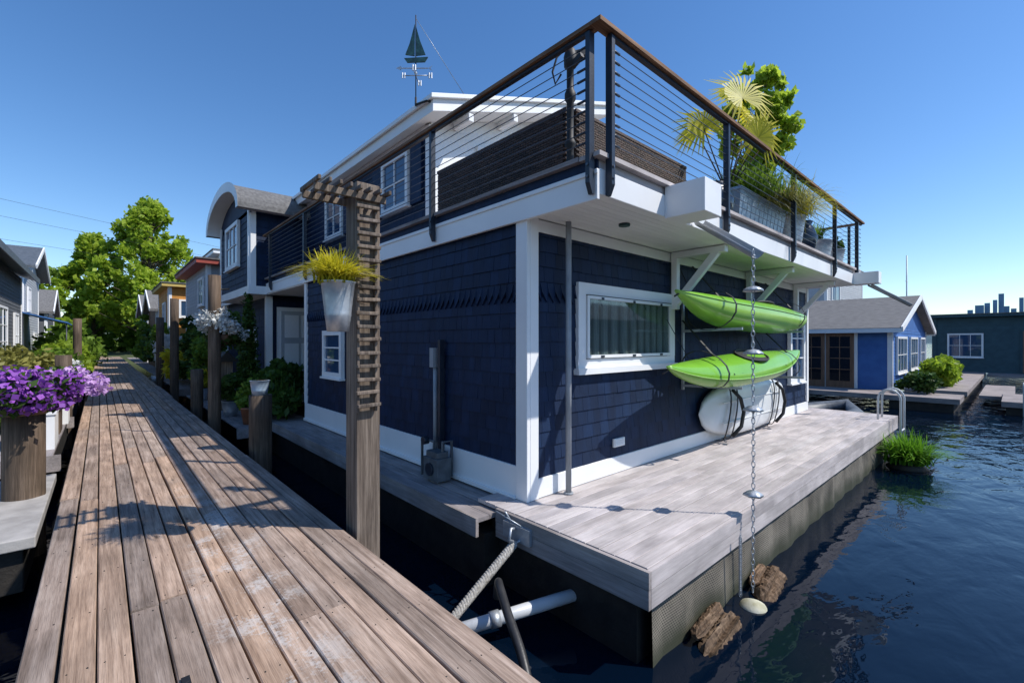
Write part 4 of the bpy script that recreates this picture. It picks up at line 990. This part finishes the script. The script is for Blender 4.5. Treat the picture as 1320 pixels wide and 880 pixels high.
house("teal_house",40,52,-9,3.6,3.1,TEALW,"flat",TEALW,z0=-.3,oh=.5,wx=[(1.3,1.6,.6,1.5,3,2),(-6,1.6,.6,1.5,3,2)])
b=B([WHITE,DOORW,GLASSB,TEALW]); F=FX(40); b.lbox(F,-1.3,-.2,.03,.09,-.3,2.3,3); b.lbox(F,-1.2,-.3,.09,.12,-.25,2.2,1); b.lbox(F,-1.05,-.45,.12,.14,1.0,2.0,0)
for i in range(3):
    for j in range(3): b.lbox(F,-1.02+i*.19,-.87+i*.19,.14,.15,1.04+j*.32,1.3+j*.32,2)
b.lbox(F,3.4,3.62,.0,.06,-.3,3.1,3); b.build("house_entry_door")
b=B([DECKY,DARKW]); 
b.box(20.6,22.5,1.2,13,-.45,-.28,0); b.box(24,40,1.2,3.0,-.45,-.28,0); b.box(38,40,-14,1.1,-.45,-.3,0); b.box(21.5,25,-2.2,.3,-.5,-.33,0); b.box(21.6,24.9,-2.1,.2,-.9,-.501,1); b.box(20.7,40,1.35,3,-.9,-.46,1)
b.box(24,30,.0,.9,-.5,-.38,0); b.build("neighbour_float")
ladder("swim_ladder",21.6,-.6,-.33,1)
foliage("garden_shrub",clumpset((26.5,2.2,.35),(2.2,.5,.5),26,.32,61),3600,.12,LEAF_T,None,61)
foliage("garden_shrub",clumpset((22.2,2.4,.1),(.8,.5,.3),10,.3,62),1200,.1,LEAF_D,None,62)
foliage("garden_shrub",clumpset((39.3,-2.5,.4),(.4,1.5,.5),10,.3,63),1200,.12,LEAF_D,None,63)
house("white_modern_house",34,44,8,16,6.6,LGREY,"flat",WHITE,wx=[(9,2,4.2,1.6,2,1),(13,2,3.2,1.6,2,1)],wy=[(35,2,4.2,1.6,2,1)])
house("grey_gable_house",30,38,19,27,4.6,GREYW,"gablex",WHITE,rh=2)
house("grey_cottage",28,38,-26,-19,3.6,GREYW,"gablex",WHITE,z0=-.4,rh=1.8)  # out-of-view houses, from here to the mast, added to darken the window reflection
house("brown_house",42,54,-34,-25,4.2,BROWN,"gablex",WHITE,z0=-.4,rh=2)
house("teal_house",18,27,-30,-22,3.8,TEALW,"gablex",WHITE,z0=-.4,rh=2)
house("grey_cottage",58,72,-45,-30,5.0,GREYW,"gablex",WHITE,z0=-.4,rh=2.4)
b=B([PVC]); b.cyl((46,5.6,-.7),(46,5.6,8.2),.06,.04,n=8); b.cyl((45.6,5.6,6.2),(46.4,5.6,6.2),.03,n=6); b.build("sailboat_mast")
b=B([HAZE]); f=Vector((.671,.742,0)); r_=Vector((.742,-.671,0))
rg=random.Random(31)
for (px,w,top) in ((1262,8,47),(1272,5,50),(1290,5,62),(1282,4,54),(1297,5,46),(1316,4,57),(1306,5,43),(1335,7,48),(1350,7,56),(1250,5,41)):
    d=1500; r=(px-660)/586*d; p=f*d+r_*r; ww=w/586*d/2; h=top/586*d
    b.hexa([tuple(p+Vector((sx_*ww,sy_*ww,z))) for z in(-1,h) for sx_,sy_ in((-1,-1),(1,-1),(1,1),(-1,1))],0,rg.random())
b.build("city_skyline")
b=B([HAZE2]); 
prev=None
for k in range(206):
    a=rad(k*360/205); d=900; x=d*math.sin(a); y=d*math.cos(a); h=18+9*math.sin(k*.35)+6*math.sin(k*.9+1)+rg.uniform(-2,2)
    if prev: b.face([(prev[0],prev[1],-1),(x,y,-1),(x*1.1,y*1.1,h),(prev[0]*1.1,prev[1]*1.1,prev[2])],0)
    prev=(x,y,h)
b.build("distant_hills")
tree("poplar_tree",(4.2,68,0),18.0,6.6,LEAF_TT,101,17000,.33,130,.58,.16,True)
tree("poplar_tree",(-.6,72,0),14.0,4.5,LEAF_TT,102,8000,.34,60,.58,.19,True)
tree("maple_tree",(-8,68,0),11.5,5,LEAF_M,103,8000,.34,50,.55,.22)
tree("maple_tree",(-16,60,0),9,5,LEAF_M,104,6000,.34,40,.55,.24)
tree("maple_tree",(10.5,64,0),10,4.5,LEAF_T,105,6000,.34,34,.55,.26)
tree("maple_tree",(19,66,0),9,4.5,LEAF_D,106,5000,.34,24,.55)
tree("maple_tree",(-4.8,57,0),8.0,3.2,LEAF_T,107,6000,.28,44,.55,.22)
foliage("distant_tree_line",clumpset((0,75,2.5),(45,5,3),50,3.2,71),12000,.55,LEAF_M,None,71)
b=B([BLACK])
for (p,q) in (((-60,50,20),(60,72,9.5)),((-60,50,18),(60,72,8.6)),((-60,50,15),(60,72,7.8))):
    pts=[]; p=Vector(p);q=Vector(q)
    for k in range(25):
        t=k/24; w=p.lerp(q,t); w.z-=1.2*4*t*(1-t); pts.append(w)
    b.tube(pts,.012,0,4)
b.build("utility_wires")

# ================================================================ LIGHT / SKY / CAMERA
sh=Vector((.64,-.768,0)); el=rad(50); sd=Vector((sh.x*math.cos(el),sh.y*math.cos(el),math.sin(el)))
sl=bpy.data.lights.new("sun",'SUN'); sl.energy=5; sl.angle=rad(.5); sl.color=(1,.955,.89)
so=bpy.data.objects.new("sun",sl); COL.objects.link(so); so.rotation_euler=(-sd).to_track_quat('-Z','Y').to_euler(); so.location=(10,-10,20)
w=bpy.data.worlds.new("World"); scene.world=w; w.use_nodes=True; nt=w.node_tree
bg=nt.nodes["Background"]; sk=nt.nodes.new("ShaderNodeTexSky"); sk.sky_type='NISHITA'; sk.sun_disc=False
sk.sun_elevation=el; sk.sun_rotation=math.atan2(sh.x,sh.y); sk.air_density=1.0; sk.dust_density=.2; sk.ozone_density=3.0; sk.altitude=0
hs=nt.nodes.new("ShaderNodeHueSaturation"); hs.inputs["Saturation"].default_value=1.22; hs.inputs["Hue"].default_value=.504; hs.inputs["Value"].default_value=1.15
nt.links.new(sk.outputs[0],hs.inputs["Color"]); nt.links.new(hs.outputs[0],bg.inputs[0]); bg.inputs[1].default_value=.15
cam=bpy.data.cameras.new("camera"); co=bpy.data.objects.new("camera",cam); COL.objects.link(co)
co.location=(0,0,1.6); co.rotation_euler=(rad(90),0,-math.atan2(.671,.742)); cam.lens=16; cam.sensor_width=36; cam.clip_start=.05; cam.clip_end=8000
scene.camera=co
scene.view_settings.view_transform='Standard'; scene.view_settings.look='None'; scene.view_settings.exposure=0
